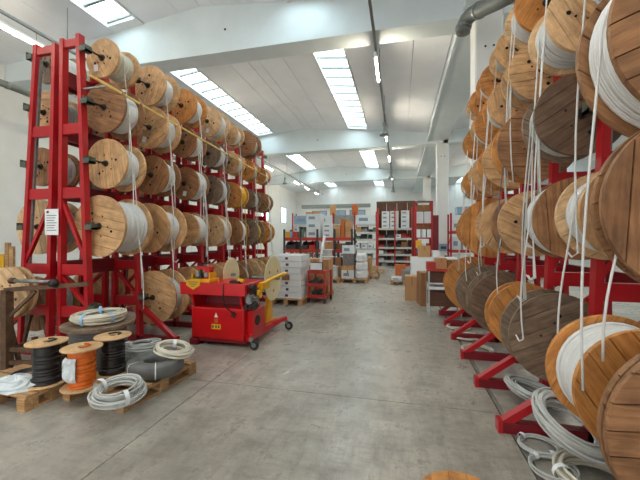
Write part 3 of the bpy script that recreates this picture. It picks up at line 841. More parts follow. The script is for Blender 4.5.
# paper sheet on the rack end
pp = Vector(((pfB(1.8) + .5 + pfL(1.8) - .5) / 2, FL[0] - .065, 1.60))
ps = thing('paper_sheet', 'white printed paper sheet fixed to the red rack posts', 'notice', pp)
a = atd(46.5, 235, 4.52); b = atd(59.5, 209, 4.47)
hw = .115; zz0 = a.z - pp.z; zz1 = b.z - pp.z
MB().box((-hw, 0, zz0), (hw, .004, zz1)).build('sheet', 'paper', ps)
for k in range(7):
    zq = zz1 - .09 - k * .033
    MB().box((-hw + .03, -.0015, zq), (hw - .03 - .02 * (k % 3), 0, zq + .008)).build('text_line', 'ink', ps)
MB().box((-hw + .03, -.0015, zz1 - .055), (-hw + .07, 0, zz1 - .025)).build('printed_mark', 'ink', ps)

# ---- coils lying by the right rack
coil(Vector((fl(531, 404).x, fl(531, 404).y, .055)), .19, .062, 18, .0095, 'cable_grey', 'pale grey cable coil lying under the brace of the rack foot', 12, rot=(0, .25, 0), flat=1.0, ties=1)
coil(Vector((1.20, 2.86, .17)), .235, .065, 24, .0105, 'cable_grey', 'large grey cable coil with blue tag leaning on the rack foot', 14, rot=(.34, .36, 0), flat=1.0, ties=1, tiem='blue_tag')
coil(fl(539, 448), .125, .022, 6, .008, 'cable_grey', 'thin grey cable ring lying on the floor by the joint', 15, ties=2)
coil(fl(553, 472), .135, .020, 5, .007, 'cable_grey', 'thin grey cable ring next to the large pale coil', 21, ties=2)
coil(fl(600, 488), .21, .05, 12, .012, 'cable_cream', 'thick pale cable coil on the floor under the dark brown reel', 22, ties=1)
for k, (px, py) in enumerate(((477, 352), (466, 338), (458, 328))):
    coil(fl(px, py), .19, .025, 6, .009, 'cable_cream', 'pale cable ring on the floor by the %s rack foot from the white column' % ('fourth', 'third', 'second')[k], 31 + k, ties=1, group='cable rings between the rack feet')
# timber disc lying on the floor
dp_ = fl(463, 512)
td = thing('cable_drum', 'low wooden drum lying on the bare floor in the aisle', 'cable drum', (dp_.x, dp_.y, 0))
for z in (0, .05):
    f_ = MB().lathe([(.03, 0), (.25, 0), (.25, .008), (.03, .008)], 40, closed=True).build('flange', WOOD['orange'], td, (0, 0, z))
    for poly, dq in plank_set(5, 1): MB().prism([(x * .252, y * .252) for x, y in poly], .008, .018, 'Z').build('plank', WOOD['orange'], f_)
MB().cyl((0, 0, 0), .13, .018, .05, 24).build('cable_winding', 'cable_grey', td, None, 'auto')
# ------------------------------------------------------------------ red cable cutting and rewinding machine
mx0, mx1, my0, my1 = -3.06, -2.20, 4.46, 5.06
mc = Vector(((mx0 + mx1) / 2, (my0 + my1) / 2, 0))
M = thing('rewinding_machine', 'red cable rewinding machine on castors with yellow arm and pale flange', 'machine', mc)
def mp(nm, mb, mat, bv=0, smooth=False, parent=None):
    o = mb.build(nm, mat, parent or M, None, smooth); o.location = -mc if parent is None else (0, 0, 0)
    if bv: bevel(o, bv)
    return o
cab = mp('cabinet', MB().box((mx0, my0, .10), (mx1, my1, .57)), 'red_machine', .02)
mp('front_panel', MB().box((mx0 + .04, my0 - .008, .13), (mx1 - .04, my0, .54)), 'red_machine', .006)
mp('bottom_skid', MB().box((mx0 - .02, my0 - .02, .0), (mx0 + .12, my1 + .02, .10)), 'red_dark_paint', .015)
mp('base_rail', MB().box((mx0 + .12, my0 + .01, .06), (mx1 + .02, my0 + .07, .10)), 'red_dark_paint')
mp('base_rail', MB().box((mx0 + .12, my1 - .07, .06), (mx1 + .02, my1 - .01, .10)), 'red_dark_paint')
mp('recess_back', MB().box((mx0 + .05, my0 + .30, .57), (mx1 - .02, my1, .80)), 'red_dark_paint')
mp('recess_side', MB().prism([(my0 + .02, .57), (my1, .57), (my1, .80), (my0 - .05, .80)], mx0 + .02, mx0 + .05, 'X'), 'red_machine')
mp('recess_side', MB().prism([(my0 + .02, .57), (my1, .57), (my1, .80), (my0 - .05, .80)], mx1 - .05, mx1 - .02, 'X'), 'red_machine')
mp('table', MB().box((mx0 - .14, my0 - .06, .80), (mx1 + .05, my1 + .02, .93)), 'red_machine', .012)
mp('table_lip', MB().box((mx0 - .14, my0 - .072, .765), (mx1 + .05, my0 - .06, .945)), 'red_machine', .004)
mp('table_strut', MB().bar((mx0 + .03, my0 + .06, .64), (mx0 - .08, my0 + .0, .80), .04, .04), 'red_dark_paint')
mp('table_strut', MB().bar((mx1 - .03, my0 + .06, .64), (mx1 + .0, my0 + .0, .80), .04, .04), 'red_dark_paint')
# warning stickers
sx = mx0 + .42
mp('warning_sticker', MB().prism([(sx - .03, .43), (sx + .03, .43), (sx, .50)], my0 - .0105, my0 - .0085), 'paper')
mp('round_sticker', MB().box((sx - .028, my0 - .0105, .35), (sx + .028, my0 - .0085, .41)), 'goods_orange')
ys_ = mp('yellow_sticker', MB().box((sx - .075, my0 - .0105, .255), (sx + .075, my0 - .0085, .33)), 'yellow_paint')
for q in (-.05, .0, .045):
    mp('sticker_print', MB().box((sx + q - .014, my0 - .0115, .275), (sx + q + .014, my0 - .0105, .31)), 'ink')
kx = mx1 - .14
mp('star_knob', MB().lathe([(.0, -.05), (.022, -.05), (.026, -.03), (.012, -.02), (.012, 0)], 12, 'Y', (kx, my0 - .008, .49)), 'black_rubber', 0, 'auto')
for q in range(5):
    a = q * 2 * PI / 5
    mp('knob_lobe', MB().bar((kx, my0 - .045, .49), (kx + .045 * math.cos(a), my0 - .045, .49 + .045 * math.sin(a)), .018, .018), 'black_rubber')
# measuring head with shield-shaped badge on the table
hx = mx0 + .0
hy = my0 - .04
mp('head_base', MB().box((hx - .03, hy + .02, .93), (hx + .32, hy + .30, .985)), 'yellow_paint', .008)
sh = mp('shield_badge', MB().prism([(hx - .03, .98), (hx + .20, .98), (hx + .20, .90), (hx + .085, .835), (hx - .03, .90)], hy - .045, hy - .034), 'yellow_paint', .004)
for q, (a, b) in enumerate(((-.0, .17), (.02, .15), (.05, .12))):
    mp('badge_print', MB().box((hx + a, hy - .047, .945 - q * .03), (hx + b, hy - .045, .955 - q * .03)), 'ink')
mp('head_block', MB().box((hx + .03, hy + .08, .985), (hx + .14, hy + .22, 1.07)), 'goods_dark', .008)
mp('head_block', MB().box((hx + .19, hy + .08, .985), (hx + .27, hy + .22, 1.16)), 'red_machine', .008)
mp('head_bridge', MB().box((hx + .05, hy + .11, 1.12), (hx + .30, hy + .18, 1.17)), 'red_machine', .006)
for q in (.085, .23):
    mp('pressure_roller', MB().cyl((hx + q, hy + .09, 1.05), .035, -.03, .03, 16, 'Y'), 'galvanised', 0, 'auto')
mp('hand_wheel', MB().lathe([(.05, 0), (.055, .008), (.05, .016), (.008, .016), (.008, 0)], 16, 'Z', (hx + .17, hy + .14, 1.21)), 'black_rubber', 0, 'auto')
mp('spool_pin', MB().cyl((hx + .10, hy + .15, 0), .02, 1.07, 1.20, 10), 'goods_dark', 0, 'auto')
mp('guard_plate', MB().box((hx + .28, hy + .06, .985), (hx + .30, hy + .24, 1.08)), 'yellow_paint')
mp('guard_plate', MB().box((hx - .01, hy + .06, .985), (hx + .01, hy + .24, 1.06)), 'yellow_paint')
mp('hand_wheel_stem', MB().cyl((hx + .17, hy + .14, 0), .009, 1.16, 1.22, 8), 'galvanised')
# small counter at the right end of the table
mp('counter_box', MB().box((mx1 - .22, my0 - .02, .93), (mx1 - .07, my0 + .10, .975)), 'black_rubber', .006)
mp('cable_guide', MB().cyl((mx1 - .06, my0 + .04, .975), .03, -.045, .045, 14, 'X'), 'yellow_paint', 0, 'auto')
# right-hand drive side: gearbox, pulleys, guide rollers
gx = mx1
mp('drive_box', MB().box((gx, my0 + .10, .12), (gx + .10, my1 - .05, .52)), 'red_machine', .012)
mp('drive_disc', MB().cyl((gx + .10, my0 + .25, .36), .075, 0, .012, 20, 'X'), 'black_rubber', 0, 'auto')
for q, (dy, dz, r, m_) in enumerate(((.02, .72, .05, 'galvanised'), (.12, .80, .035, 'steel_dark'), (.02, .62, .04, 'steel_dark'), (.16, .66, .05, 'galvanised'), (.06, .88, .03, 'black_rubber'), (.20, .76, .04, 'yellow_paint'))):
    r *= 1.45
    mp('guide_roller', MB().lathe([(.008, 0), (r, 0), (r * .72, .025), (r, .08), (.008, .08)], 16, 'X', (gx + .06 + .02 * (q % 3), my0 + dy, dz)), m_, 0, 'auto')
for q, (y_, z_, y2, z2) in enumerate(((.0, .58, .0, .92), (.2, .55, .2, .86), (-.02, .70, .22, .84), (-.02, .62, .24, .66))):
    mp('roller_bar', MB().bar((gx + .05, my0 + y_, z_), (gx + .05, my0 + y2, z2), .025, .025), 'goods_dark' if q % 2 else 'red_dark_paint')
for q, (dx, dy, dz, r, m_) in enumerate(((.02, -.03, .80, .045, 'goods_red'), (.10, -.04, .70, .05, 'galvanised'), (.13, .05, .62, .06, 'steel_dark'), (.05, -.05, .60, .035, 'black_rubber'), (.16, .10, .80, .04, 'yellow_paint'), (.02, -.05, .88, .03, 'galvanised'))):
    mp('tension_roller', MB().lathe([(.006, 0), (r, 0), (r * .7, .02), (r, .04), (.006, .04)], 16, 'Y', (gx + dx, my0 + dy, dz)), m_, 0, 'auto')
mp('crank_arm', MB().tube([(gx + .12, my0 + .02, .72), (gx + .20, my0 - .02, .76), (gx + .21, my0 - .10, .76)], .012, 8), 'galvanised', 0, True)
mp('control_cable', MB().tube([(gx - .28, my0 - .075, .93), (gx - .285, my0 - .085, .80), (gx - .27, my0 - .075, .64), (gx - .22, my0 - .03, .55), (gx - .15, my0 - .02, .50)], .008, 6), 'black_rubber', 0, True)
# chassis with castors
mp('chassis_rail', MB().bar((gx + .04, my0 + .05, .13), (gx + .08, 5.62, .13), .09, .10), 'red_machine', .01)
mp('outrigger', MB().bar((gx + .06, 5.30, .15), (gx + .26, 5.58, .20), .07, .07), 'red_machine', .01)
mp('outrigger', MB().bar((gx + .02, my0 + .10, .16), (gx + .12, my0 + .02, .16), .07, .07), 'red_machine', .01)
def castor(x, y):
    c = mp('castor', MB().box((x - .03, y - .03, .125), (x + .03, y + .03, .17)), 'galvanised')
    for s in (-1, 1): mp('castor_fork', MB().bar((x, y + s * .024, .14), (x + .04, y + s * .024, .06), .045, .008), 'galvanised')
    mp('castor_wheel', MB().lathe([(.012, -.017), (.060, -.017), (.07, -.01), (.07, .01), (.060, .017), (.012, .017)], 22, 'Y', (x + .04, y, .07)), 'black_rubber', 0, 'auto')
    mp('castor_hub', MB().cyl((x + .04, y, .07), .036, -.019, .019, 14, 'Y'), 'galvanised', 0, 'auto')
castor(gx + .13, my0 - .02); castor(gx + .27, 5.57); castor(mx0 + .2, my1 + .02)
# yellow winder arm and pale flange discs
wc = Vector((-2.17, 5.52, .90))
mp('winder_column', MB().prism([(5.30, .18), (5.62, .18), (5.56, .55), (5.58, .80), (5.44, .80), (5.42, .55)], -2.26, -2.20, 'X'), 'yellow_paint', .01)
mp('winder_foot', MB().box((-2.34, 5.28, .12), (-2.12, 5.64, .18)), 'yellow_paint', .01)
mp('winder_shaft', MB().cyl((0, wc.y, wc.z), .03, -2.55, -2.05, 12, 'X'), 'galvanised', 0, 'auto')
mp('flange_disc', MB().lathe([(.03, 0), (.385, 0), (.395, .008), (.385, .016), (.03, .016)], 48, 'X', (wc.x, wc.y, wc.z), True), 'cream_plastic', 0, 'auto')
for q in range(3):
    a = q * 2 * PI / 3 + .5
    mp('flange_slot', MB().cyl((wc.x + .0165, wc.y + .22 * math.cos(a), wc.z + .22 * math.sin(a)), .03, 0, .002, 14, 'X'), 'tape')
mp('yellow_arm', MB().tube([(gx + .02, my0 + .35, .84), (gx + .06, 4.95, .86), (-2.06, 5.25, .93), (-1.98, 5.45, .97), (-1.97, 5.66, .97)], .028, 10), 'yellow_paint', 0, True)
mp('yellow_arm_plate', MB().box((gx - .02, my1 - .18, .78), (gx + .12, my1 + .10, .90)), 'yellow_paint', .01)
dc = Vector((-2.80, 5.20, .98))
mp('flange_disc', MB().lathe([(.03, 0), (.275, 0), (.285, .008), (.275, .016), (.03, .016)], 48, 'X', tuple(dc), True), 'cream_plastic', 0, 'auto')
mp('payoff_post', MB().box((-2.90, 5.08, .10), (-2.84, 5.32, 1.0)), 'red_dark_paint', .01)
mp('payoff_shaft', MB().cyl((0, dc.y, dc.z), .022, -2.88, -2.72, 12, 'X'), 'galvanised', 0, 'auto')

# ------------------------------------------------------------------ stock in the middle of the hall
CB = {}
def carton_mesh(mat):
    if mat not in CB:
        g = .012
        mb = MB().box((-.5, -.5, 0), (.5, .5, .97)).box((-.5, -.5, .97), (-g, .5, 1)).box((g, -.5, .97), (.5, .5, 1))
        CB[mat] = mb.mesh('carton', mat)
    return CB[mat]
PRN2 = MB().box((-.34, -.506, .30), (.12, -.502, .66)).mesh('printed_panel', 'print_pale')
TAPEM = MB().box((-.06, -.505, .62), (.06, .505, 1.004)).mesh('tape', 'tape')
def carton(x, y, z, lx, ly, lz, label, group=None, mat='carton', rz=0, tape=True, name='carton', cat='box', printed=None):
    o = put(name, carton_mesh(mat), None, (x, y, z), (0, 0, rz), (lx, ly, lz))
    tag(o, label, cat, group)
    if tape: put('tape', TAPEM, o)
    if printed is None and mat in ('plastic_wrap', 'carton_white', 'goods_blue') and lx > .25: printed = PRN2
    if printed: put('printed_panel', printed, o)
    return o
PRN = MB().box((-.05, -.508, .28), (.05, -.502, .70)).mesh('printed_panel', 'ink')
# white boxes on a pallet
bp_ = fl(285, 304.5)
by = bp_.y + .42; bx = bp_.x + .05
pallet((bx, by, 0), -.03, .80, .95, 'wooden pallet under the tall stack of white boxes')
rows = 7; bh = .140
for k in range(rows):
    for j in range(2):
        w_ = .72 if not (k == 3 and j == 0) else .70
        carton(bx - .02 + (.015 if k % 2 else 0), by - .20 + j * .40, .146 + k * (bh + .009), w_ - .03 * (k % 3 == 1), .385, bh + .008 - .010 * (j == 0),
               'white printed carton, %s layer up of the stack %s' % (ORD[k], 'facing the pale flange' if j == 0 else 'behind, towards the back shelves'),
               'white cartons stacked on the pallet', 'carton_white', 0, False, 'white_carton', 'box', PRN)
# brown carton hanging open at the front of the stack
carton(bx - .02, by - .46, .60, .16, .10, .12, 'small torn brown carton flap taped on the white stack', None, 'carton_dark', 0, False)
p = Vector((bx + .42, by + .95, 0)); carton(p.x, p.y, .146, .75, .6, .88, 'plain brown carton block behind the white stack', None, 'carton', 0)
pallet((p.x, p.y, 0), 0, .80, .7, 'small pallet under the plain brown carton block')

# red hand stacker with crates
hp = fl(316.5, 303)
T = thing('picking_trolley', 'red two-deck picking trolley with white pole and screen', 'trolley', hp, -.08)
W2, D2 = .42, .55
for sx_ in (-1, 1):
    for sy_ in (0, 1):
        MB().box((sx_ * W2 / 2 - .022, sy_ * D2 - .022, .10), (sx_ * W2 / 2 + .022, sy_ * D2 + .022, .78)).build('upright', 'goods_red', T)
        MB().lathe([(0, -.02), (.05, -.02), (.05, .02), (0, .02)], 16, 'X', (sx_ * W2 / 2, sy_ * D2, .05)).build('wheel', 'black_rubber', T, None, 'auto')
        MB().box((sx_ * W2 / 2 - .03, sy_ * D2 - .03, .08), (sx_ * W2 / 2 + .03, sy_ * D2 + .03, .12)).build('wheel_fork', 'steel_dark', T)
for z in (.14, .42, .74):
    MB().box((-W2 / 2, 0, z), (W2 / 2, D2, z + .03)).build('deck', 'goods_red', T)
    MB().box((-W2 / 2 - .01, -.012, z - .02), (W2 / 2 + .01, .012, z + .06)).build('deck_edge', 'goods_red', T)
MB().tube([(.02, .25, .76), (.04, .27, 1.20), (.10, .35, 1.66)], .035, 10).build('pole', 'paper', T, None, True)
MB().box((-.15, -.03, .82), (.13, .04, .98)).build('document_screen', 'paper', T)
MB().box((-.16, .04, .76), (.14, .08, 1.0)).build('screen_back', 'black_rubber', T)
for k, (x, z, r) in enumerate(((-.08, .24, .07), (.07, .25, .07), (-.03, .53, .08), (.12, .52, .06), (-.16, .53, .045))):
    o = MB().lathe([(r * .4, 0), (r, 0), (r, .14), (r * .4, .14)], 16, 'Y', (0, 0, 0), True).build('cable_roll', 'cable_black' if k % 2 else 'goods_dark', None, None, 'auto')
    o.location = T.location + Vector((x, .05, (.17 if z < .4 else .45) + r)); tag(o, 'small %s cable roll on the %s deck of the picking trolley' % (('dark grey', 'black', 'broad dark grey', 'black', 'narrow dark grey')[k], 'lower' if z < .4 else 'middle'), 'cable roll', 'cable rolls on the trolley')

# ------------------------------------------------------------------ shelving
def shelving(name, label, x0, x1, y0, y1, levels, zt, nb, postm, beamm, boardm, bh_=.06):
    t = thing(name, label, 'shelving', ((x0 + x1) / 2, y0, 0))
    L = Vector(t.location)
    for i in range(nb + 1):
        x = x0 + (x1 - x0) * i / nb
        for y in (y0 + .03, y1 - .03):
            o = MB().box((x - .035, y - .035, 0), (x + .035, y + .035, zt)).build('post', postm, t); o.location = -L
        o = MB().bar((x, y0, zt * .15), (x, y1, zt * .4), .02, .03).bar((x, y1, zt * .4), (x, y0, zt * .7), .02, .03).build('side_brace', postm, t); o.location = -L
    for z in levels:
        for i in range(nb):
            xa = x0 + (x1 - x0) * i / nb + .036; xb = x0 + (x1 - x0) * (i + 1) / nb - .036
            o = MB().box((xa, y0 + .04, z - .02), (xb, y1 - .04, z)).build('shelf_board', boardm, t); o.location = -L
            for y in (y0 + .02, y1 - .02):
                o = MB().box((xa, y - .02, z - bh_), (xb, y + .02, z - .005)).build('shelf_beam', beamm, t); o.location = -L
    return t
q = random.Random(21)
GM = ['carton', 'carton', 'goods_grey', 'carton_white', 'goods_dark', 'carton_dark', 'goods_blue', 'goods_red', 'goods_green', 'carton_white']
GN = {'carton': 'brown carton', 'goods_grey': 'grey bin', 'carton_white': 'white carton', 'goods_dark': 'black bin', 'carton_dark': 'dark brown carton', 'goods_blue': 'pale blue box', 'goods_red': 'red bin', 'goods_green': 'green bin', 'goods_orange': 'orange bin', 'plastic_wrap': 'film-wrapped bundle'}
BINS = {}
def bin_mesh(mat):
    if mat not in BINS:
        mb = MB().prism([(-.5, 0), (.5, 0), (.5, 1), (.44, 1), (.44, .1), (-.44, .1), (-.44, .55), (-.5, .55)], -.46, .46, 'X')
        mb.prism([(-.5, 0), (.5, 0), (.5, 1), (-.2, 1), (-.5, .55)], -.5, -.46, 'X').prism([(-.5, 0), (.5, 0), (.5, 1), (-.2, 1), (-.5, .55)], .46, .5, 'X')
        BINS[mat] = mb.mesh('storage_bin', mat)
    return BINS[mat]
def fill(x0, x1, y, depth, z, hmin, hmax, wmin, wmax, where, mats=GM, gap=.03, posts=None, cnt=None):
    if cnt is None: cnt = {}
    if posts:
        a_, b_, n_ = posts
        for i_ in range(n_):
            fill(a_ + (b_ - a_) * i_ / n_ + .05, a_ + (b_ - a_) * (i_ + 1) / n_ - .05, y, depth, z, hmin, hmax, wmin, wmax, where, mats, gap, None, cnt)
        return
    x = x0
    while x < x1 - wmin:
        w_ = min(q.uniform(wmin, wmax), x1 - x); h = q.uniform(hmin, hmax); m_ = q.choice(mats)
        cnt[m_] = cnt.get(m_, -1) + 1; lab = '%s %s from the left wall, %s' % (ORD[cnt[m_]], GN[m_], where)
        if m_ in ('goods_grey', 'goods_dark', 'goods_red', 'goods_green', 'goods_orange'):
            o = put('storage_bin', bin_mesh(m_), None, (x + w_ / 2, y + depth / 2, z + .002), None, (w_, depth, h))
            tag(o, lab, 'bin', 'goods on the ' + where)
        else:
            carton(x + w_ / 2, y + depth / 2, z + .002, w_, depth * q.uniform(.8, 1), h, lab, 'goods on the ' + where, m_, q.uniform(-.03, .03), m_ == 'carton' and w_ > .3)
        x += w_ + gap * q.uniform(.5, 2.5)

# tall back shelving, two runs
YB = 19.3
xa = atd(289, 238, 19.6).x; xm = atd(378, 238, 19.2).x; xb = atd(412, 238, 19).x
Lv = [.33, .70, 1.09, 1.60, 2.17]
shelving('stock_shelving', 'tall red-posted back shelving under the dark brown board', xm, xb, YB, YB + .8, Lv, 3.3, 2, 'goods_red', 'shelf_metal', 'shelf_metal', .11)
for i, z in enumerate([.0] + Lv[:-1]):
    fill(xm + .08, xb - .08, YB + .05, .6, z, .12, .30, .12, .34, '%s shelf below the brown partition' % ORD[i], ['goods_grey', 'goods_dark', 'carton_white', 'goods_grey', 'carton_dark', 'goods_dark', 'goods_red'], posts=(xm, xb, 2))
for k, (pa, pb2, h) in enumerate(((382, 389.5, .95), (390.3, 398.5, .96), (401, 409, .98))):
    X0 = atd(pa, 228, 19.3).x; X1 = atd(pb2, 228, 19.3).x
    for j in range(4):
        carton((X0 + X1) / 2, YB + .4, 2.172 + j * h / 4, X1 - X0, .6, h / 4 - .004, 'white carton, %s up in the %s pile atop the brown-board shelving' % (ORD[j], ORD[k]), 'white cartons atop the back shelving', 'carton_white' if k < 2 else 'plastic_wrap', 0, False, 'white_carton')
shelving('stock_shelving', 'wide grey and red back shelving with a covered top deck', xa, xm - .08, YB, YB + .8, [.45, 1.0, 1.55, 1.95, 2.42], 3.1, 4, 'goods_red', 'shelf_metal', 'shelf_metal', .10)
# covered top deck boxes, wide panels
for i in range(4):
    X0 = xa + (xm - .08 - xa) * i / 4 + .06; X1 = xa + (xm - .08 - xa) * (i + 1) / 4 - .06
    carton((X0 + X1) / 2, YB + .4, 2.422, X1 - X0, .62, .52, 'wide %s covered crate, %s along the top deck of the back shelving' % (('pale blue', 'grey', 'grey', 'light grey')[i], ORD[i]), None, ('goods_blue', 'plastic_wrap', 'goods_grey', 'plastic_wrap')[i], 0, False, 'covered_crate', 'crate')
for i, z in enumerate((0, .45, 1.0, 1.55, 1.95)):
    fill(xa + .1, xm - .2, YB + .06, .6, z, .14, .34, .15, .4, '%s shelf of the wide back shelving' % ORD[i], ['goods_grey', 'carton_white', 'goods_dark', 'carton', 'goods_green', 'carton_white'], posts=(xa, xm - .08, 4))
# things lying on top of the wide shelving
tp = 3.0
for px0, px1, h, m_, l_ in ((303, 318, .22, 'carton', 'long brown carton lying on the blue covered crate'), (329, 334, .62, 'carton', 'upright brown carton on the top deck beside the window beam'), (352, 357.5, .62, 'goods_orange', 'orange-brown upright board box on the top deck')):
    X0 = atd(px0, 212, 19.6).x; X1 = atd(px1, 212, 19.6).x
    carton((X0 + X1) / 2, YB + .4, 2.944, X1 - X0, .5, h, l_, None, m_, 0, False)
# brown board wall behind the right run
X0 = atd(377, 210, 20.6).x; X1 = atd(417, 210, 20.6).x
bb = thing('partition_board', 'dark brown board partition rising behind the back shelving', 'partition', ((X0 + X1) / 2, YB + 1.05, 0))
for k in range(4):
    wq = (X1 - X0) / 4
    MB().box((-(X1 - X0) / 2 + k * wq + .01, 0, 0), (-(X1 - X0) / 2 + (k + 1) * wq - .01, .06, 3.75)).build('board', 'brown_board', bb)
MB().box((-(X1 - X0) / 2, -.03, 3.66), ((X1 - X0) / 2, .09, 3.78)).build('cap_rail', 'rust_steel', bb)
# high beam / window band in the far left part
t = thing('office_cabin', 'white mezzanine cabin wall with grey top beam behind the shelving', 'cabin', (atd(337, 238, 27).x, 27.4, 0))
MB().box((-2.6, 0, 0), (2.6, .12, 4.1)).build('cabin_wall', 'wall_white', t)
MB().box((-3.2, -.08, 4.1), (2.6, .2, 4.4)).build('top_beam', 'pipe_grey', t)
for k in range(3):
    w_ = MB().box((-2.3 + k * 1.6, -.03, 3.1), (-1.0 + k * 1.6, .0, 3.9)).build('window_frame', 'pipe_grey', t)
    MB().box((-2.22 + k * 1.6, -.04, 3.18), (-1.08 + k * 1.6, -.03, 3.82)).build('pane', 'goods_blue', w_)

# middle red racking with pallets of goods (in front of the back shelving)
YM = 12.9
x0 = atd(284, 238, 13.6).x; x1 = atd(352, 238, 13).x
shelving('pallet_racking', 'low red-beamed racking in front of the back shelving', x0, x1, YM, YM + .9, [.12, 1.15, 1.62], 1.95, 4, 'goods_dark', 'goods_red', 'carton_dark', .13)
for i, z in enumerate((.12, 1.15)):
    fill(x0 + .08, x1 - .1, YM + .06, .7, z, .22, (.55, .32)[i], .18, .45, '%s deck of the low red racking' % ('bottom', 'middle')[i], ['carton', 'carton_dark', 'goods_dark', 'goods_red', 'goods_grey', 'carton', 'carton_white'], posts=(x0, x1, 4))
fill(x0 + .08, x0 + .62, YM + .52, .28, 1.62, .12, .28, .12, .25, 'back edge of the low red racking top', ['carton', 'carton_white', 'goods_dark'])
# on top of it
for px0, px1, zt, h, m_, l_ in ((304.5, 319.5, 1.62, .95, 'plastic_wrap', 'large film-wrapped block of boxes on the low red racking'),
                            (322, 333, 1.62, .55, 'carton_white', 'pale carton block beside the film-wrapped block'),
                            (335, 340.5, 1.62, .50, 'carton', 'tan carton standing beside the pale carton block'),
                            (341.2, 345, 1.62, .72, 'goods_orange', 'narrow orange-brown carton between two tan cartons'),
                            (345.6, 351, 1.62, .66, 'carton', 'tan carton at the aisle end of the low red racking')):
    X0 = atd(px0, 230, 13.2).x; X1 = atd(px1, 230, 13.2).x
    for j in range(3):
        carton((X0 + X1) / 2, YM + .42, zt + .002 + j * h / 3, X1 - X0, .7, h / 3 - .003, l_ + ', ' + ('lowest', 'middle', 'topmost')[j] + ' layer', None, m_, 0, m_ == 'carton')
X0 = atd(304, 230, 13.0).x; X1 = atd(320, 230, 13.0).x
for px0, px1, m_, nm in ((283.5, 287.8, 'yellow_paint', 'yellow'), (288.3, 290.4, 'goods_blue', 'pale blue'), (291.5, 295.8, 'goods_red', 'orange-red'), (298, 302, 'goods_green', 'green')):
    X0 = atd(px0, 233, 13.4).x; X1 = atd(px1, 233, 13.4).x
    carton((X0 + X1) / 2, YM + .2, 1.622, X1 - X0, .28, .24, 'small %s box on top of the low red racking' % nm, None, m_, 0, False)

# pallets with drums and wrapped goods in the aisle
def pal_at(px, py, lx, ly, label):
    p = fl(px, py); c = Vector((p.x, p.y + ly / 2, 0)); pallet(c, 0, lx, ly, label); return c
c = pal_at(329, 283, .75, .8, 'pallet under the squat white cable drums')
def small_drum(x, y, z, r, h, mat, label, fm='paper'):
    t = thing('cable_drum', label, 'cable drum', (x, y, z))
    for zz in (0, h - .02): MB().lathe([(.03, 0), (r, 0), (r, .02), (.03, .02)], 26, closed=True).build('flange', fm, t, (0, 0, zz), 'auto')
    pr = [(.03, .02)]
    for k in range(8): h0 = .02 + (h - .04) * k / 8; s = (h - .04) / 8; pr += [(r * .76, h0 + s * .1), (r * .8, h0 + s * .5), (r * .76, h0 + s * .9)]
    MB().lathe(pr + [(.03, h - .02)], 22).build('cable_winding', mat, t, None, True)
small_drum(c.x - .02, c.y, PT, .36, .44, 'cable_white', 'squat white drum of white cable on the pallet by the racking', 'cable_white')
small_drum(c.x - .12, c.y - .1, PT + .44, .26, .34, 'goods_green', 'white drum of green cable stacked on the squat white drum')
small_drum(c.x - .1, c.y - .1, PT + .78, .2, .26, 'cable_grey', 'small white drum of grey cable topping the stack')
carton(c.x + .27, c.y + .1, PT + .442, .2, .4, .3, 'brown carton beside the green cable drum', None, 'carton_dark')
c = pal_at(354, 283, .95, .9, 'pallet under the film-wrapped white sacks')
carton(c.x - .24, c.y - .1, PT, .44, .6, .30, 'low white carton at the foot of the wrapped sacks', None, 'carton_white')
carton(c.x - .24, c.y - .1, PT + .302, .43, .6, .16, 'flat brown carton lying on the low white carton', None, 'carton')
carton(c.x - .24, c.y, PT + .465, .40, .45, .42, 'tall grey carton on the flat brown carton', None, 'goods_grey', name='grey_carton')
carton(c.x - .24, c.y, PT + .888, .44, .5, .30, 'pale carton topping the stack by the wrapped sacks', None, 'plastic_wrap', 0, False)
def sack(x, y, z, lx, ly, lz, label, seed):
    r = random.Random(seed); mb = MB(); n = 16; rows = 7
    for j in range(rows + 1):
        f = j / rows; s = (1 - abs(2 * f - 1) ** 6 * .12)
        for i in range(n):
            a = 2 * PI * i / n; ca, sa = math.cos(a), math.sin(a)
            k = (abs(ca) ** 4 + abs(sa) ** 4) ** -.25
            mb.v.append((lx / 2 * k * ca * s * (1 + r.uniform(-.04, .04)), ly / 2 * k * sa * s * (1 + r.uniform(-.04, .04)), lz * f))
    mb.f = [(j * n + i, j * n + (i + 1) % n, (j + 1) * n + (i + 1) % n, (j + 1) * n + i) for j in range(rows) for i in range(n)] + [tuple(range(n))[::-1], tuple(rows * n + i for i in range(n))]
    return tag(mb.build('wrapped_sack', 'carton_white', None, (x, y, z)), label, 'sack', 'white sacks on the aisle pallet')
for k in range(3):
    sack(c.x + .235, c.y - .05, PT + k * .30, .44 - .03 * k, .7, .296, 'white film-wrapped sack, %s layer up, on the aisle pallet' % ORD[k], k)
c = pal_at(368, 279, .75, .9, 'pallet under the brown carton tower near the back shelving')
for k in range(3):
    carton(c.x - .1, c.y, PT + k * .23, .42, .6, .226, 'brown carton, %s up in the tower near the back shelving' % ORD[k], 'brown carton tower', 'carton')
c = pal_at(376, 273.5, .7, .8, 'empty pallet lying before the back shelving')
carton(c.x - .1, c.y + .2, PT, .3, .3, .14, 'small carton left on the empty pallet', None, 'carton')
# low pallet with tools right of the aisle
c = pal_at(404, 285, .9, .8, 'pallet with grey tool cases beside the red tower rack')
carton(c.x - .25, c.y - .1, PT, .35, .5, .10, 'flat white tool case on the low pallet', None, 'carton_white', 0, False)
carton(c.x + .1, c.y - .05, PT, .34, .45, .34, 'grey tool case on the low pallet', None, 'goods_grey', 0, False)
carton(c.x - .12, c.y + .30, PT, .36, .2, .5, 'orange tool case standing on the low pallet', None, 'goods_orange', 0, False)
carton(c.x + .385, c.y + .05, PT, .2, .4, .26, 'blue-grey tool case on the low pallet', None, 'goods_blue', 0, False)

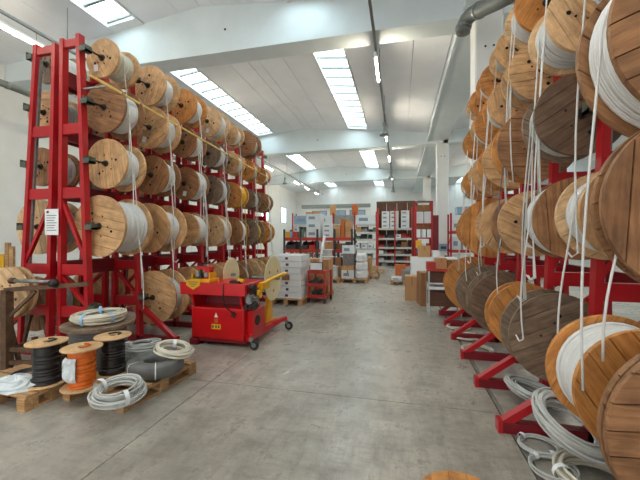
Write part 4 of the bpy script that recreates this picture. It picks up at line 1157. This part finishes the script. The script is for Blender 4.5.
# red tower rack near the column
tx0 = atd(415.5, 238, 12.6).x; tx1 = atd(431.5, 238, 12.6).x; TY = fl(424, 281).y
shelving('tower_rack', 'narrow tall red rack loaded with boxes next to the column', tx0, tx1, TY, TY + .8, [.5, 1.0, 1.62, 2.15], 2.98, 1, 'red_paint', 'red_paint', 'carton_dark', .05)
wT = tx1 - tx0
for z, h, m_, nm in ((.0, .42, 'carton_white', 'white'), (.5, .42, 'goods_grey', 'grey'), (1.0, .5, 'goods_dark', 'dark')):
    for j in range(3):
        m2 = ('carton_white', 'goods_red', 'goods_grey')[(j + int(z * 2)) % 3]
        carton(tx0 + wT * (j + .5) / 3, TY + .35, z + .002, wT / 3 - .05, .5, h * q.uniform(.7, 1), '%s box on the %s deck of the narrow red rack' % (GN[m2].split(' ')[0], {0: 'floor', .5: 'lower', 1.0: 'middle'}[z]), 'boxes on the narrow red rack', m2, 0, False)
for j in range(3):
    carton(tx0 + wT * (j + .5) / 3, TY + .3, 1.622, wT / 3 - .04, .6, .30, 'white carton on the upper deck of the narrow red rack, %s from the column' % ORD[2 - j], 'white cartons in the narrow red rack', 'carton_white', 0, False)
carton((tx0 + tx1) / 2, TY + .4, 1.93, wT - .1, .6, .17, 'broad brown carton over the white cartons in the narrow rack', None, 'carton_dark')
for j in range(2):
    carton(tx0 + wT * (j + .5) / 2, TY + .4, 2.152, wT / 2 - .05, .6, .44, 'pale carton on the highest deck of the narrow rack, %s from the column' % ORD[1 - j], 'pale cartons on the narrow rack top', 'plastic_wrap', 0, False)
carton((tx0 + tx1) / 2, TY + .4, 2.60, wT - .12, .6, .24, 'brown carton topmost in the narrow red rack', None, 'carton_dark')
carton((tx0 + tx1) / 2, TY + .4, 2.985, wT, .75, .06, 'flat white lid board lying across the top of the narrow rack', None, 'carton_white', 0, False)
o = MB().box((0, 0, 0), (.20, .01, .30)).build('sign_plate', 'yellow_paint', None, (tx0 + .0, TY - .05, 1.22)); tag(o, 'yellow sign plate on the post of the narrow red rack', 'sign')
o = MB().box((0, 0, 0), (.16, .01, .20)).build('sign_plate', 'goods_blue', None, (tx0 + .06, TY - .065, 1.03)); tag(o, 'blue sign plate below the yellow sign on the narrow rack', 'sign')
# dark red cabinet behind it
carton(tx1 + .15, TY + .5, 0, .2, .7, 2.45, 'tall dark red cabinet between the narrow rack and the column', None, 'red_dark_paint', 0, False, 'tall_cabinet', 'cabinet')

# cartons, notice board and desk at the end of the right rack
p = fl(412, 301); carton(p.x + .0, p.y + .25, 0, .34, .4, .62, 'upright brown carton standing alone by the aisle edge', None, 'carton')
p = fl(423.5, 306); carton(p.x, p.y + .2, 0, .20, .5, .78, 'narrow brown carton leaning next to the red trolley', None, 'carton_dark', .15)
p = fl(429, 316)
dk = thing('packing_bench', 'dark packing bench with pale shelf board and red top edge', 'bench', (p.x, p.y, 0))
dw = .62
for x in (0, dw):
    for y in (0, .45): MB().box((x - .015, y - .015, 0), (x + .015, y + .015, .95)).build('leg', 'shelf_metal', dk)
MB().box((0, .02, .20), (dw, .45, .48)).build('drawer_block', 'brown_board', dk)
MB().box((0, -.02, .56), (dw, .46, .60)).build('shelf_board', 'paper', dk)
MB().box((-.02, .04, .68), (dw, .45, .90)).build('upper_box', 'brown_board', dk)
MB().box((-.03, -.02, .92), (dw, .47, .96)).build('bench_top', 'goods_red', dk)
carton(p.x + .05, p.y + .2, .962, .18, .25, .14, 'red box on the packing bench', None, 'goods_red', 0, False)
carton(p.x + .25, p.y + .25, .962, .22, .3, .22, 'brown carton on the packing bench', None, 'carton', 0)
carton(p.x + .48, p.y + .25, .962, .2, .3, .18, 'dark carton at the rack end of the packing bench', None, 'carton_dark', 0)
p = fl(437, 292)
nb_ = thing('white_cabinet', 'low white cabinet behind the packing bench at the column', 'cabinet', (p.x, p.y, 0))
MB().box((-.75, 0, 0), (.55, .5, 1.02)).build('body', 'carton_white', nb_)
for k in range(2): 
    d_ = MB().box((-.73 + k * .64, -.02, .05), (-.11 + k * .64, 0, .98)).build('door', 'paper', nb_)
    MB().box((-.18 + k * .12, -.035, .5), (-.16 + k * .12, -.02, .62)).build('handle', 'steel_dark', d_)
carton(p.x - .35, p.y + .25, 1.022, .34, .35, .34, 'brown carton standing on the low white cabinet', None, 'carton')
carton(p.x - .02, p.y + .25, 1.022, .2, .3, .2, 'white carton on the low white cabinet', None, 'carton_white', 0, False)
# notices on the column
colp = Vector((1.74, 17.1, 0))
for k, (px, py, w_, h_, m_) in enumerate(((444, 247.5, .42, .36, 'ink'), (446, 256, .22, .22, 'goods_dark'))):
    pz = atd(px, py, 16.2)
    o = MB().box((-w_ / 2, -.012, -h_ / 2), (w_ / 2, 0, h_ / 2)).build('notice_plate', 'goods_blue' if k == 0 else 'paper', None, (max(1.74 + w_ / 2 + .03, min(pz.x, 2.25 - w_ / 2)), 17.097, pz.z))
    tag(o, ('blue and white safety notice on the white column', 'small white notice under the blue notice on the column')[k], 'sign')
    MB().box((-w_ * .3, -.016, -h_ * .2), (w_ * .3, -.012, h_ * .15)).build('printed_panel', m_, o)
# next bay, seen past the column: red rack with stock
shelving('pallet_racking', 'tall red racking in the neighbouring bay behind the column', 2.09, 6.2, 15.0, 15.9, [.15, 1.1, 1.9], 2.65, 3, 'red_paint', 'goods_red', 'carton_dark', .12)
for i, z in enumerate((.15, 1.1, 1.9)):
    fill(2.16, 6.1, 15.05, .7, z, .3, .6, .2, .5, '%s deck of the racking behind the column' % ORD[i], ['goods_dark', 'goods_grey', 'carton_white', 'carton', 'goods_red', 'plastic_wrap'], posts=(2.09, 6.2, 3))
carton(3.0, 15.45, 1.9 + .72, 1.3, .7, .3, 'wide pale blue crate on top of the neighbouring racking', None, 'goods_blue', 0, False, 'covered_crate', 'crate')
# timber offcuts and stock behind the left rack by the wall
for k, (px, w_, h_) in enumerate(((8, .10, 1.5), (12, .09, 1.42), (1, .14, 1.25))):
    p = atd(px, 250, 7.2)
    o = MB().box((-w_ / 2, -.03, 0), (w_ / 2, .03, h_)).box((-w_ / 2 - .03, -.04, h_ * .55), (w_ / 2 + .03, .04, h_ * .62)).build('timber_post', ('pallet_wood', 'pallet_wood', 'yellow_paint')[k], None, (p.x, p.y, 0)); o.rotation_euler = (0, 0, .2 * k)
    tag(o, ('pale timber post standing by the left white wall', 'second pale timber post beside the left white wall', 'yellow post standing by the left white wall')[k], 'post')
